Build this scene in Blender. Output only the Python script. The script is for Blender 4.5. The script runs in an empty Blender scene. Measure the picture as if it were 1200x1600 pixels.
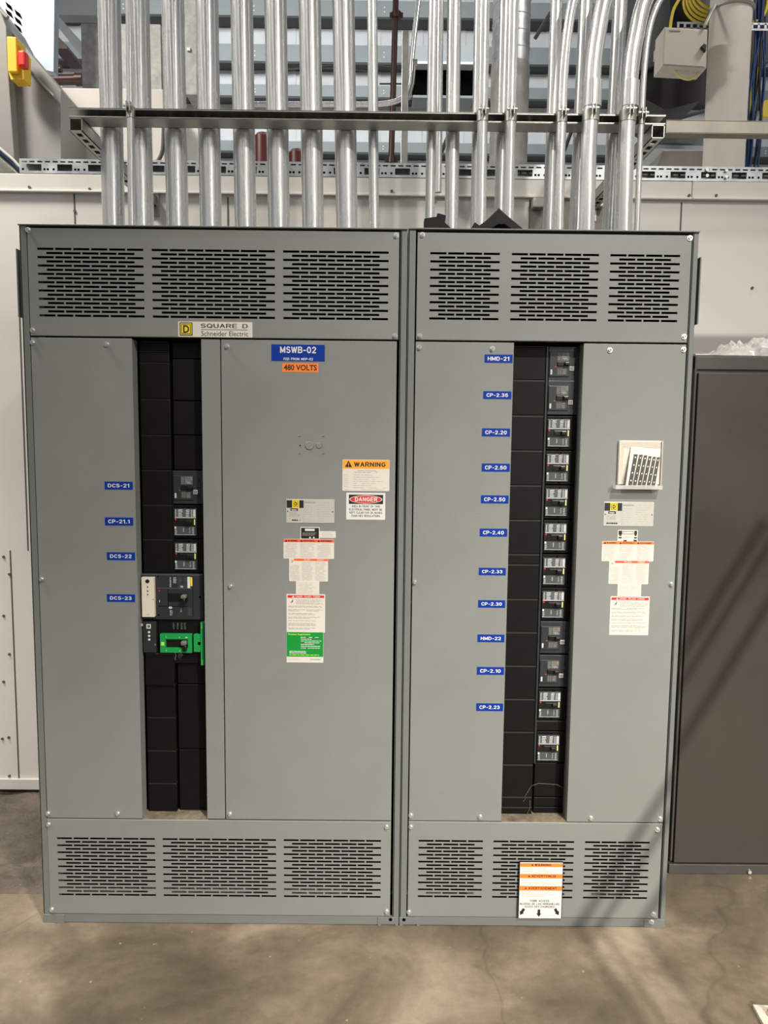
import bpy, bmesh, math, random
from mathutils import Vector, Matrix

random.seed(7)
C = bpy.context.scene
COL = C.collection
# ------------------------------------------------------------------ camera
CAM = Vector((-0.0754, -2.4845, 1.6779))
PITCH, YAW, ROLL, F = -0.1003, 0.0037, 0.0106, 1200.0
_cp, _sp, _cy, _sy = math.cos(PITCH), math.sin(PITCH), math.cos(YAW), math.sin(YAW)
FW = Vector((_sy * _cp, _cy * _cp, _sp))
_r0 = Vector((_cy, -_sy, 0))
_u0 = _r0.cross(FW)
RT = math.cos(ROLL) * _r0 + math.sin(ROLL) * _u0
UP = -math.sin(ROLL) * _r0 + math.cos(ROLL) * _u0
cd = bpy.data.cameras.new('camera')
cam = bpy.data.objects.new('camera', cd)
COL.objects.link(cam)
cam.matrix_world = Matrix(((RT.x, UP.x, -FW.x, CAM.x), (RT.y, UP.y, -FW.y, CAM.y), (RT.z, UP.z, -FW.z, CAM.z), (0, 0, 0, 1)))
cd.sensor_fit = 'VERTICAL'
cd.sensor_height = 36
cd.lens = F / 1600 * 36
cd.clip_end = 200
C.camera = cam
# ------------------------------------------------------------------ light
C.view_settings.view_transform = 'Standard'
C.view_settings.look = 'None'
C.view_settings.gamma = 1
C.view_settings.exposure = 0.0
w = bpy.data.worlds.new('hall_air')
C.world = w
w.use_nodes = True
w.node_tree.nodes['Background'].inputs[0].default_value = (0.90, 0.95, 1.0, 1)
w.node_tree.nodes['Background'].inputs[1].default_value = 0.17


def area(name, loc, size, power, color, target=None, rot=None):
    l = bpy.data.lights.new(name, 'AREA')
    l.shape = 'RECTANGLE'
    l.size, l.size_y = size
    l.energy = power
    l.color = color
    o = bpy.data.objects.new(name, l)
    COL.objects.link(o)
    o.location = loc
    if target is not None:
        d = Vector(target) - Vector(loc)
        o.rotation_euler = d.to_track_quat('-Z', 'Y').to_euler()
    return o


WARM = (1.0, 0.93, 0.83)
COOL = (0.95, 0.98, 1.0)
def spot(name, loc, target, power, color, angle, blend, radius):
    l = bpy.data.lights.new(name, 'SPOT')
    l.energy = power
    l.color = color
    l.spot_size = math.radians(angle)
    l.spot_blend = blend
    l.shadow_soft_size = radius
    o = bpy.data.objects.new(name, l)
    COL.objects.link(o)
    o.location = loc
    o.rotation_euler = (Vector(target) - Vector(loc)).to_track_quat('-Z', 'Y').to_euler()
    return o


# shaded high bay over the aisle at the right, three rows of strip lamps down the hall, added fills beside the booth, lamps behind it
spot('high_bay_lamp', (1.7, -3.6, 5.4), (0.75, -0.2, 0.35), 1380, WARM, 62, 1.0, 0.06)
spot('left_fill_spot', (-3.3, -3.6, 4.8), (-2.1, 0.6, 0.15), 640, WARM, 29, 1.0, 0.2)  # added unseen spot, brightens the left wall strip and lower left panel
spot('low_fill_spot', (4.75, -8.0, 5.2), (0.62, 0, -0.40), 4700, WARM, 27, 1.0, 0.06)  # added spot aimed low to brighten the lower panels; throws the rod shadows
area('wall_pack_lamp', (4.4, -9.4, 3.95), (0.9, 0.6), 90, WARM, (0.9, 0, 2.1))
for sx in (-7.5, -3.6, 0.4, 3.4, 7.5):
    area('strip_lamp', (sx, -9.5, 6.4), (0.28, 13.0), 66, (1.0, 0.96, 0.90), (sx, -9.5, 0))
area('side_fill', (-2.9, -0.25, 5.2), (0.8, 0.8), 215, WARM, (-2.6, 0.3, 0))  # added wash, lifts the booth wall more than the board fronts
area('side_fill', (2.7, 0.25, 5.6), (0.8, 0.8), 52, WARM, (2.1, 1.2, 2.4))  # added fill that brightens the round column
area('rear_lamp', (-1.0, 5.6, 7.6), (7.0, 1.0), 210, COOL, (0, 9.0, 3.2))
area('rear_lamp', (-0.5, 3.4, 6.8), (5.0, 0.5), 26, COOL, (-0.5, 1.6, 2.0))


# ------------------------------------------------------------------ picture point -> point of the place on the plane y = Y
def W(px, py, Y=0.0):
    d = FW + RT * ((px - 600) / F) - UP * ((py - 800) / F)
    return CAM + d * ((Y - CAM.y) / d.y)


def WR(x0, y0, x1, y1, Y=0.0):      # average world rect: xa, xb, za(top), zb(bottom)
    a, b, c, d = W(x0, y0, Y), W(x1, y0, Y), W(x0, y1, Y), W(x1, y1, Y)
    return (a.x + c.x) / 2, (b.x + d.x) / 2, (a.z + b.z) / 2, (c.z + d.z) / 2


# ------------------------------------------------------------------ materials
M = {}


def mat(name, col, rough=0.5, metal=0.0, var=0.0, scale=8.0, bump=0.0, bscale=200.0, stretch=None, emit=0, spec=0.5, alpha=None, coat=0.0, rvar=0.0, col2=None):
    m = bpy.data.materials.new(name)
    m.use_nodes = True
    nt = m.node_tree
    b = nt.nodes['Principled BSDF']
    b.inputs['Base Color'].default_value = (*col, 1)
    b.inputs['Roughness'].default_value = rough
    b.inputs['Metallic'].default_value = metal
    b.inputs['Specular IOR Level'].default_value = spec
    b.inputs['Coat Weight'].default_value = coat
    tc = nt.nodes.new('ShaderNodeTexCoord')
    mp = nt.nodes.new('ShaderNodeMapping')
    nt.links.new(tc.outputs['Object'], mp.inputs[0])
    if stretch:
        mp.inputs['Scale'].default_value = stretch
    n = nt.nodes.new('ShaderNodeTexNoise')
    n.inputs['Scale'].default_value = scale
    n.inputs['Detail'].default_value = 5
    n.inputs['Roughness'].default_value = 0.6
    nt.links.new(mp.outputs[0], n.inputs[0])
    if var or col2:
        cr = nt.nodes.new('ShaderNodeValToRGB')
        cr.color_ramp.elements[0].position = 0.3
        cr.color_ramp.elements[1].position = 0.7
        lo = tuple(c * (1 - var) for c in col)
        hi = col2 if col2 else tuple(min(1, c * (1 + var)) for c in col)
        cr.color_ramp.elements[0].color = (*lo, 1)
        cr.color_ramp.elements[1].color = (*hi, 1)
        nt.links.new(n.outputs[0], cr.inputs[0])
        nt.links.new(cr.outputs[0], b.inputs['Base Color'])
    if rvar:
        mr = nt.nodes.new('ShaderNodeMapRange')
        mr.inputs[1].default_value = 0.3
        mr.inputs[2].default_value = 0.7
        mr.inputs[3].default_value = max(0.02, rough - rvar)
        mr.inputs[4].default_value = rough + rvar
        nt.links.new(n.outputs[0], mr.inputs[0])
        nt.links.new(mr.outputs[0], b.inputs['Roughness'])
    if bump:
        n2 = nt.nodes.new('ShaderNodeTexNoise')
        n2.inputs['Scale'].default_value = bscale
        n2.inputs['Detail'].default_value = 3
        nt.links.new(mp.outputs[0], n2.inputs[0])
        bp = nt.nodes.new('ShaderNodeBump')
        bp.inputs['Strength'].default_value = bump
        bp.inputs['Distance'].default_value = 0.002
        nt.links.new(n2.outputs[0], bp.inputs['Height'])
        nt.links.new(bp.outputs[0], b.inputs['Normal'])
    if emit:
        b.inputs['Emission Color'].default_value = (*col, 1)
        b.inputs['Emission Strength'].default_value = emit
    if alpha is not None:
        b.inputs['Alpha'].default_value = alpha
    M[name] = m
    return m


mat('grey_paint', (0.205, 0.217, 0.206), 0.42, var=0.05, scale=3, bump=0.25, bscale=650, rvar=0.06)
mat('post_paint', (0.155, 0.168, 0.163), 0.40, var=0.04, scale=6, bump=0.2, bscale=650)
mat('zinc', (0.74, 0.745, 0.74), 0.24, metal=0.68, var=0.09, scale=9, stretch=(6, 6, 0.5), bump=0.06, bscale=30, rvar=0.07)
mat('strut_zinc', (0.42, 0.42, 0.39), 0.42, metal=0.8, var=0.15, scale=14, rvar=0.1)
mat('screw_zinc', (0.80, 0.80, 0.76), 0.28, metal=0.9)
mat('black_plastic', (0.0036, 0.0034, 0.0030), 0.5, spec=0.22, var=0.2, scale=25, bump=0.1, bscale=500)
mat('edge_plastic', (0.035, 0.033, 0.030), 0.4)
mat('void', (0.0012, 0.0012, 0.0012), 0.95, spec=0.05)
mat('slate_plastic', (0.022, 0.026, 0.030), 0.38, var=0.1, scale=30)
mat('toggle_black', (0.004, 0.004, 0.004), 0.35)
mat('toggle_grey', (0.14, 0.13, 0.12), 0.4)
mat('label_grey', (0.075, 0.09, 0.09), 0.5)
mat('label_white', (0.50, 0.52, 0.52), 0.5)
mat('label_slate', (0.055, 0.068, 0.068), 0.5)
mat('label_tan', (0.20, 0.18, 0.145), 0.5)
mat('off_white', (0.68, 0.62, 0.52), 0.45)
mat('white', (0.65, 0.615, 0.555), 0.45)
mat('bright_white', (0.66, 0.66, 0.64), 0.45)
mat('blue', (0.002, 0.032, 0.27), 0.5, spec=0.2)
mat('light_blue_rim', (0.12, 0.25, 0.60), 0.4)
mat('orange', (0.86, 0.22, 0.035), 0.4)
mat('amber', (0.86, 0.36, 0.035), 0.4)
mat('red_orange', (0.75, 0.11, 0.04), 0.4)
mat('red', (0.60, 0.03, 0.03), 0.4)
mat('yellow', (0.85, 0.66, 0.03), 0.4)
mat('pale_yellow', (0.72, 0.68, 0.25), 0.4)
mat('green', (0.005, 0.25, 0.035), 0.4)
mat('breaker_green', (0.01, 0.28, 0.065), 0.35)
mat('lime', (0.45, 0.72, 0.08), 0.4)
mat('ink', (0.010, 0.010, 0.012), 0.5)
mat('ink_grey', (0.30, 0.29, 0.27), 0.6)
mat('ink_soft', (0.46, 0.43, 0.40), 0.6)
mat('ink_red', (0.62, 0.36, 0.30), 0.6)
mat('plate_metal', (0.56, 0.55, 0.50), 0.33, metal=0.25)
mat('dust', (0.17, 0.135, 0.095), 0.9, var=0.4, scale=40)
mat('wall_white', (0.70, 0.675, 0.635), 0.45, var=0.03, scale=1.5, rvar=0.05)
mat('trim_white', (0.66, 0.64, 0.60), 0.45, var=0.03, scale=2)
mat('seam_dark', (0.10, 0.09, 0.085), 0.7)
mat('grey_brown', (0.24, 0.22, 0.195), 0.6)
mat('taupe_paint', (0.043, 0.036, 0.030), 0.36, var=0.12, scale=2.2, bump=0.05, bscale=300, rvar=0.08)
mat('taupe_frame', (0.052, 0.049, 0.045), 0.35, var=0.15, scale=6)
mat('far_white', (0.72, 0.73, 0.73), 0.6, var=0.04, scale=2)
mat('far_grey', (0.30, 0.33, 0.33), 0.5, var=0.05, scale=3)
mat('far_line', (0.06, 0.06, 0.06), 0.6)
mat('sprinkler_red', (0.045, 0.012, 0.010), 0.4)
mat('tank_red', (0.07, 0.007, 0.007), 0.35)
mat('beige_sheet', (0.56, 0.53, 0.50), 0.5, var=0.05, scale=3)
mat('beige_box', (0.52, 0.48, 0.42), 0.45)
mat('strut_grey', (0.24, 0.225, 0.19), 0.5, metal=0.3, var=0.15, scale=12)
mat('machine_grey', (0.25, 0.245, 0.235), 0.45, var=0.05, scale=2)
mat('galvanised', (0.52, 0.55, 0.57), 0.35, metal=0.7, var=0.15, scale=14, rvar=0.1)
mat('galv_sheet', (0.34, 0.34, 0.33), 0.6, metal=0.15, var=0.22, scale=22)
mat('duct_blue', (0.30, 0.36, 0.43), 0.5, metal=0.2, var=0.10, scale=9, rvar=0.08)
mat('duct_foil', (0.30, 0.30, 0.29), 0.5, metal=0.3, var=0.25, scale=10)
mat('black_unit', (0.010, 0.010, 0.011), 0.45)
mat('dark_grey_unit', (0.05, 0.055, 0.06), 0.45)
mat('concrete_column', (0.60, 0.565, 0.51), 0.65, var=0.06, scale=5, bump=0.2, bscale=40)
mat('cable_yellow', (0.62, 0.47, 0.04), 0.4)
mat('cable_blue', (0.015, 0.05, 0.17), 0.4)
mat('cable_black', (0.015, 0.015, 0.017), 0.45)
mat('cable_white', (0.55, 0.55, 0.52), 0.45)
mat('switch_yellow', (0.80, 0.50, 0.02), 0.4)
mat('switch_red', (0.70, 0.03, 0.02), 0.35)
mat('steel_rust', (0.30, 0.22, 0.16), 0.6, var=0.4, scale=60)
mat('base_plate', (0.50, 0.46, 0.38), 0.6, var=0.15, scale=20)


def film():
    m = bpy.data.materials.new('stretch_film')
    m.use_nodes = True
    nt = m.node_tree
    nt.nodes.clear()
    out = nt.nodes.new('ShaderNodeOutputMaterial')
    tr = nt.nodes.new('ShaderNodeBsdfTransparent')
    pr = nt.nodes.new('ShaderNodeBsdfPrincipled')
    pr.inputs['Base Color'].default_value = (0.80, 0.78, 0.76, 1)
    pr.inputs['Roughness'].default_value = 0.15
    mx = nt.nodes.new('ShaderNodeMixShader')
    lw = nt.nodes.new('ShaderNodeLayerWeight')
    lw.inputs[0].default_value = 0.45
    mr = nt.nodes.new('ShaderNodeMapRange')
    mr.inputs[3].default_value = 0.22
    mr.inputs[4].default_value = 0.9
    nt.links.new(lw.outputs['Facing'], mr.inputs[0])
    nt.links.new(mr.outputs[0], mx.inputs[0])
    nt.links.new(tr.outputs[0], mx.inputs[1])
    nt.links.new(pr.outputs[0], mx.inputs[2])
    nt.links.new(mx.outputs[0], out.inputs[0])
    M['film'] = m
    m2 = bpy.data.materials.new('clear_plastic')
    m2.use_nodes = True
    b = m2.node_tree.nodes['Principled BSDF']
    b.inputs['Base Color'].default_value = (0.8, 0.79, 0.75, 1)
    b.inputs['Roughness'].default_value = 0.1
    b.inputs['Alpha'].default_value = 0.35
    M['clear'] = m2


film()


def concrete(name, a, b_, c, rough, bump, crack, wscale=1.0, blot=None):
    m = bpy.data.materials.new(name)
    m.use_nodes = True
    nt = m.node_tree
    N, Lk = nt.nodes, nt.links
    bs = N['Principled BSDF']
    tc = N.new('ShaderNodeTexCoord')
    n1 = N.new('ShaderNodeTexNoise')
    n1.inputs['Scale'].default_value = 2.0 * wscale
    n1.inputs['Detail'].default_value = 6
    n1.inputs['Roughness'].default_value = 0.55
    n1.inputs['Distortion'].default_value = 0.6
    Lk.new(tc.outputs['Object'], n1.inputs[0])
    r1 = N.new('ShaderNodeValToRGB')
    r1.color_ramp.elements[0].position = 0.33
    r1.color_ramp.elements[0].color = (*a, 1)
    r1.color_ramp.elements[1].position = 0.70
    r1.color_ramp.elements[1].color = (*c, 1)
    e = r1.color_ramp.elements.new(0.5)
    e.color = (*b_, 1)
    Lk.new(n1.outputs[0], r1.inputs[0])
    n2 = N.new('ShaderNodeTexNoise')
    n2.inputs['Scale'].default_value = 26
    n2.inputs['Detail'].default_value = 8
    n2.inputs['Roughness'].default_value = 0.7
    Lk.new(tc.outputs['Object'], n2.inputs[0])
    mr = N.new('ShaderNodeMapRange')
    mr.inputs[1].default_value = 0.3
    mr.inputs[2].default_value = 0.7
    mr.inputs[3].default_value = 0.84
    mr.inputs[4].default_value = 1.14
    Lk.new(n2.outputs[0], mr.inputs[0])
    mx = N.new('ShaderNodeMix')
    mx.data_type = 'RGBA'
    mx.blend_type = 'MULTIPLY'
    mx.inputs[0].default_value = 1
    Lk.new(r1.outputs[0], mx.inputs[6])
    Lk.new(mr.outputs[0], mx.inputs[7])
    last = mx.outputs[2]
    # pale specks of spilt mortar
    sp = N.new('ShaderNodeTexNoise')
    sp.inputs['Scale'].default_value = 34
    sp.inputs['Detail'].default_value = 2
    Lk.new(tc.outputs['Object'], sp.inputs[0])
    rs = N.new('ShaderNodeValToRGB')
    rs.color_ramp.elements[0].position = 0.735
    rs.color_ramp.elements[0].color = (0, 0, 0, 1)
    rs.color_ramp.elements[1].position = 0.77
    rs.color_ramp.elements[1].color = (1, 1, 1, 1)
    Lk.new(sp.outputs[0], rs.inputs[0])
    m2 = N.new('ShaderNodeMix')
    m2.data_type = 'RGBA'
    Lk.new(rs.outputs[0], m2.inputs[0])
    Lk.new(last, m2.inputs[6])
    m2.inputs[7].default_value = (0.30, 0.26, 0.20, 1)
    last = m2.outputs[2]
    # hairline cracks
    if crack:
        vo = N.new('ShaderNodeTexVoronoi')
        vo.feature = 'DISTANCE_TO_EDGE'
        vo.inputs['Scale'].default_value = 0.55
        wn = N.new('ShaderNodeTexNoise')
        wn.inputs['Scale'].default_value = 3
        Lk.new(tc.outputs['Object'], wn.inputs[0])
        va = N.new('ShaderNodeVectorMath')
        va.operation = 'MULTIPLY_ADD'
        va.inputs[1].default_value = (0.25, 0.25, 0.25)
        Lk.new(wn.outputs['Color'], va.inputs[0])
        Lk.new(tc.outputs['Object'], va.inputs[2])
        Lk.new(va.outputs[0], vo.inputs[0])
        rc = N.new('ShaderNodeValToRGB')
        rc.color_ramp.elements[0].position = 0.0
        rc.color_ramp.elements[0].color = (0.80, 0.79, 0.77, 1)
        rc.color_ramp.elements[1].position = 0.0010
        rc.color_ramp.elements[1].color = (1, 1, 1, 1)
        Lk.new(vo.outputs[0], rc.inputs[0])
        m3 = N.new('ShaderNodeMix')
        m3.data_type = 'RGBA'
        m3.blend_type = 'MULTIPLY'
        m3.inputs[0].default_value = 1
        Lk.new(last, m3.inputs[6])
        Lk.new(rc.outputs[0], m3.inputs[7])
        last = m3.outputs[2]
    Lk.new(last, bs.inputs['Base Color'])
    bs.inputs['Roughness'].default_value = rough
    rr = N.new('ShaderNodeMapRange')
    rr.inputs[3].default_value = rough - 0.15
    rr.inputs[4].default_value = rough + 0.2
    Lk.new(n1.outputs[0], rr.inputs[0])
    Lk.new(rr.outputs[0], bs.inputs['Roughness'])
    n3 = N.new('ShaderNodeTexNoise')
    n3.inputs['Scale'].default_value = 55 if bump < 0.5 else 14
    n3.inputs['Detail'].default_value = 8
    n3.inputs['Distortion'].default_value = 0.0 if bump < 0.5 else 1.5
    Lk.new(tc.outputs['Object'], n3.inputs[0])
    bp = N.new('ShaderNodeBump')
    bp.inputs['Strength'].default_value = bump
    bp.inputs['Distance'].default_value = 0.004 if bump < 0.5 else 0.02
    Lk.new(n3.outputs[0], bp.inputs['Height'])
    Lk.new(bp.outputs[0], bs.inputs['Normal'])
    M[name] = m


concrete('floor_concrete', (0.072, 0.055, 0.037), (0.138, 0.108, 0.074), (0.28, 0.228, 0.165), 0.50, 0.15, True)  # mottling is partly concrete tone, partly dappled light put into the colour
concrete('rough_concrete', (0.065, 0.053, 0.041), (0.11, 0.092, 0.072), (0.20, 0.170, 0.135), 0.75, 0.8, False, 2.0)


# ------------------------------------------------------------------ mesh builder
class MB:
    def __init__(s):
        s.v, s.f, s.m, s.sm, s.mats = [], [], [], [], []

    def mi(s, name):
        if name not in s.mats:
            s.mats.append(name)
        return s.mats.index(name)

    def add(s, vs, fs, m, smooth=False):
        o = len(s.v)
        s.v += [tuple(v) for v in vs]
        k = s.mi(m)
        for f in fs:
            s.f.append([i + o for i in f])
            s.m.append(k)
            s.sm.append(smooth)
        return s

    def box(s, x0, x1, y0, y1, z0, z1, m, bev=0.0):
        if x0 > x1: x0, x1 = x1, x0
        if y0 > y1: y0, y1 = y1, y0
        if z0 > z1: z0, z1 = z1, z0
        if bev:
            b = bmesh.new()
            bmesh.ops.create_cube(b, size=1)
            for v in b.verts:
                v.co = Vector((x0 + (v.co.x + .5) * (x1 - x0), y0 + (v.co.y + .5) * (y1 - y0), z0 + (v.co.z + .5) * (z1 - z0)))
            bmesh.ops.bevel(b, geom=b.edges[:], offset=min(bev, .45 * min(x1 - x0, y1 - y0, z1 - z0)), segments=2, affect='EDGES', profile=.5)
            b.verts.index_update()
            s.add([v.co for v in b.verts], [[v.index for v in f.verts] for f in b.faces], m)
            b.free()
            return s
        vs = [(x, y, z) for x in (x0, x1) for y in (y0, y1) for z in (z0, z1)]
        return s.add(vs, [(0, 1, 3, 2), (4, 6, 7, 5), (0, 4, 5, 1), (2, 3, 7, 6), (0, 2, 6, 4), (1, 5, 7, 3)], m)

    def quad(s, a, b, c, d, m):
        return s.add([a, b, c, d], [(0, 1, 2, 3)], m)

    def prism(s, poly, y0, y1, m):      # polygon in x,z extruded along y
        n = len(poly)
        vs = [(x, y0, z) for x, z in poly] + [(x, y1, z) for x, z in poly]
        fs = [list(range(n)), list(range(2 * n - 1, n - 1, -1))] + [(i, i + n, (i + 1) % n + n, (i + 1) % n) for i in range(n)]
        return s.add(vs, fs, m)

    def prism_axis(s, poly, axis, a, b, m):   # polygon in the other two axes (cyclic order), extruded along axis
        n = len(poly)
        def pt(p, t):
            if axis == 'x': return (t, p[0], p[1])
            if axis == 'z': return (p[0], p[1], t)
            return (p[0], t, p[1])
        vs = [pt(p, a) for p in poly] + [pt(p, b) for p in poly]
        fs = [list(range(n)), list(range(2 * n - 1, n - 1, -1))] + [(i, i + n, (i + 1) % n + n, (i + 1) % n) for i in range(n)]
        return s.add(vs, fs, m)

    def cyl(s, a, b, r, m, n=24, r2=None, caps=True):
        return s.tube([a, b], r, m, n, caps, r2)

    def tube(s, path, r, m, n=16, caps=True, r2=None):
        P_ = [Vector(p) for p in path]
        k = len(P_)
        o = len(s.v)
        up = None
        for i, p in enumerate(P_):
            t = (P_[min(i + 1, k - 1)] - P_[max(i - 1, 0)]).normalized()
            if up is None:
                up = Vector((0, 0, 1)) if abs(t.z) < .9 else Vector((0, 1, 0))
            x = up.cross(t).normalized()
            y = t.cross(x).normalized()
            up = y
            rr = r if r2 is None else r + (r2 - r) * i / (k - 1)
            for j in range(n):
                a_ = 2 * math.pi * j / n
                s.v.append(tuple(p + x * (rr * math.cos(a_)) + y * (rr * math.sin(a_))))
        q = s.mi(m)
        for i in range(k - 1):
            for j in range(n):
                s.f.append([o + i * n + j, o + i * n + (j + 1) % n, o + (i + 1) * n + (j + 1) % n, o + (i + 1) * n + j])
                s.m.append(q)
                s.sm.append(True)
        if caps:      # caps get their own vertices so the side keeps its true normals
            e = len(s.v)
            s.v += [s.v[o + j] for j in range(n)] + [s.v[o + (k - 1) * n + j] for j in range(n)]
            s.f.append([e + j for j in range(n)][::-1]); s.m.append(q); s.sm.append(False)
            s.f.append([e + n + j for j in range(n)]); s.m.append(q); s.sm.append(False)
        return s

    def build(s, name, parent=None, label=None, bevel=0.0, origin=None):
        vs = [Vector(v) for v in s.v]
        if origin is None:
            lo = Vector([min(v[i] for v in vs) for i in range(3)])
            hi = Vector([max(v[i] for v in vs) for i in range(3)])
            origin = Vector(((lo.x + hi.x) / 2, (lo.y + hi.y) / 2, lo.z))
        me = bpy.data.meshes.new(name)
        me.from_pydata([tuple(v - origin) for v in vs], [], s.f)
        for mm in s.mats:
            me.materials.append(M[mm])
        for i, p in enumerate(me.polygons):
            p.material_index = s.m[i]
            p.use_smooth = s.sm[i]
        b = bmesh.new()
        b.from_mesh(me)
        bmesh.ops.recalc_face_normals(b, faces=b.faces)
        b.to_mesh(me)
        b.free()
        o = bpy.data.objects.new(name, me)
        COL.objects.link(o)
        o.location = origin
        if parent is not None:
            o.parent = parent
            o.location = origin - WORLD[parent.name]
        WORLD[o.name] = origin.copy()
        if label:
            o['label'] = label
        if bevel:
            bm = o.modifiers.new('bevel', 'BEVEL')
            bm.width = bevel
            bm.segments = 2
            bm.limit_method = 'ANGLE'
        return o


WORLD = {}


def thing(name, label, cat, loc, group=None):
    o = bpy.data.objects.new(name, None)
    o.empty_display_size = 0.05
    COL.objects.link(o)
    o.location = loc
    WORLD[o.name] = Vector(loc)
    o['label'] = label
    o['category'] = cat
    if group: o['group'] = group
    return o


def tag(o, label, cat, group=None, kind=None):
    o['label'] = label
    o['category'] = cat
    if group: o['group'] = group
    if kind: o['kind'] = kind
    return o


def struct(o, label=None, cat=None):
    o['kind'] = 'structure'
    if label: o['label'] = label
    if cat: o['category'] = cat
    return o


# ---- lettering (built-in font turned into flat mesh)
_tc = {}


def glyphs(txt, off):
    k = (txt, off)
    if k in _tc: return _tc[k]
    cu = bpy.data.curves.new('t', 'FONT')
    cu.body = txt
    cu.offset = off
    cu.resolution_u = 3
    ob = bpy.data.objects.new('t', cu)
    COL.objects.link(ob)
    bpy.context.view_layer.update()
    me = bpy.data.meshes.new_from_object(ob.evaluated_get(bpy.context.evaluated_depsgraph_get()))
    vs = [(v.co.x, v.co.y) for v in me.vertices]
    fs = [list(p.vertices) for p in me.polygons]
    bpy.data.objects.remove(ob)
    bpy.data.curves.remove(cu)
    bpy.data.meshes.remove(me)
    x0, x1 = min(v[0] for v in vs), max(v[0] for v in vs)
    y0, y1 = min(v[1] for v in vs), max(v[1] for v in vs)
    vs = [((x - x0) / (x1 - x0), (y - y0) / (y1 - y0)) for x, y in vs]
    _tc[k] = (vs, fs)
    return _tc[k]


# ---- plain bold sans capitals and figures, drawn as thick strokes (width 0.64, height 1 before stroke)
def _arc(cx, cy, rx, ry, a0, a1, n=8):
    return [(cx + rx * math.cos(math.radians(a0 + (a1 - a0) * k / n)), cy + ry * math.sin(math.radians(a0 + (a1 - a0) * k / n))) for k in range(n + 1)]


GW = 0.60
GLY = {
    'A': [[(0, 0), (.30, 1), (.60, 0)], [(.11, .33), (.49, .33)]],
    'B': [[(0, 0), (0, 1), (.34, 1)] + _arc(.34, .76, .21, .24, 90, -90) + [(0, .52), (.34, .52)] + _arc(.34, .26, .25, .26, 90, -90) + [(0, 0)]],
    'C': [_arc(.32, .5, .31, .5, 42, 318, 14)],
    'D': [[(0, 0), (0, 1), (.25, 1)] + _arc(.25, .5, .34, .5, 90, -90, 12) + [(0, 0)]],
    'E': [[(.52, 1), (0, 1), (0, 0), (.53, 0)], [(0, .52), (.48, .52)]],
    'F': [[(.50, 1), (0, 1), (0, 0)], [(0, .50), (.44, .50)]],
    'G': [_arc(.32, .5, .31, .5, 45, 340, 14) + [(.61, .47), (.36, .47)]],
    'H': [[(0, 0), (0, 1)], [(.58, 0), (.58, 1)], [(0, .52), (.58, .52)]],
    'I': [[(.05, 0), (.05, 1)]],
    'K': [[(0, 0), (0, 1)], [(.56, 1), (.02, .42)], [(.2, .58), (.58, 0)]],
    'L': [[(0, 1), (0, 0), (.48, 0)]],
    'M': [[(0, 0), (0, 1), (.36, .12), (.72, 1), (.72, 0)]],
    'N': [[(0, 0), (0, 1), (.56, 0), (.56, 1)]],
    'O': [_arc(.33, .5, .33, .5, 90, 450, 20)],
    'P': [[(0, 0), (0, 1), (.33, 1)] + _arc(.33, .72, .23, .28, 90, -90) + [(0, .44)]],
    'Q': [_arc(.33, .5, .33, .5, 90, 450, 20), [(.38, .22), (.64, -.04)]],
    'R': [[(0, 0), (0, 1), (.33, 1)] + _arc(.33, .74, .23, .26, 90, -90) + [(0, .48)], [(.32, .48), (.57, 0)]],
    'S': [_arc(.29, .75, .25, .25, 30, 260, 10) + _arc(.29, .26, .27, .26, 82, -150, 10)],
    'T': [[(0, 1), (.58, 1)], [(.29, 1), (.29, 0)]],
    'U': [[(0, 1), (0, .28)] + _arc(.28, .28, .28, .28, 180, 360, 10) + [(.56, 1)]],
    'V': [[(0, 1), (.29, 0), (.58, 1)]],
    'W': [[(0, 1), (.2, 0), (.42, .95), (.64, 0), (.84, 1)]],
    'X': [[(0, 1), (.56, 0)], [(.56, 1), (0, 0)]],
    '0': [_arc(.27, .5, .27, .5, 90, 450, 20)],
    '1': [[(.02, .78), (.26, 1), (.26, 0)]],
    '2': [_arc(.28, .73, .25, .27, 165, -35, 9) + [(.02, 0), (.54, 0)]],
    '3': [_arc(.26, .75, .23, .25, 155, -85, 9) + _arc(.26, .26, .27, .26, 85, -155, 9)],
    '4': [[(.42, 0), (.42, 1), (0, .28), (.58, .28)]],
    '5': [[(.50, 1), (.08, 1), (.04, .52)] + _arc(.27, .32, .27, .32, 125, -150, 10)],
    '6': [_arc(.28, .32, .27, .32, 90, 450, 16), [(.01, .34), (.05, .75)] + _arc(.30, .76, .24, .24, 160, 40, 6)],
    '-': [[(.02, .42), (.32, .42)]],
    '.': [[(.03, .0), (.11, .0)]],
    ' ': [],
}


def stroke_glyphs(txt, th):
    vs, fs = [], []
    x = 0.0
    for ch in txt:
        g = GLY[ch]
        mx = 0.30 if ch == ' ' else max(p[0] for pl in g for p in pl)
        for pl in g:
            for (ax, ay), (bx, by) in zip(pl, pl[1:]):
                d = math.hypot(bx - ax, by - ay)
                if d < 1e-6: continue
                ux, uy = (bx - ax) / d * th * .5, (by - ay) / d * th * .5
                ex, ey = ux * .75, uy * .75
                o = len(vs)
                ax_, ay_, bx_, by_ = ax - ex + x, ay - ey, bx + ex + x, by + ey
                vs += [(ax_ - uy, ay_ + ux), (ax_ + uy, ay_ - ux), (bx_ + uy, by_ - ux), (bx_ - uy, by_ + ux)]
                fs.append([o, o + 1, o + 2, o + 3])
        x += mx + th + 0.13
    x0, x1 = min(v[0] for v in vs), max(v[0] for v in vs)
    y0, y1 = -th / 2, 1 + th / 2
    return [((a - x0) / (x1 - x0), (b - y0) / (y1 - y0)) for a, b in vs], fs


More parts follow.
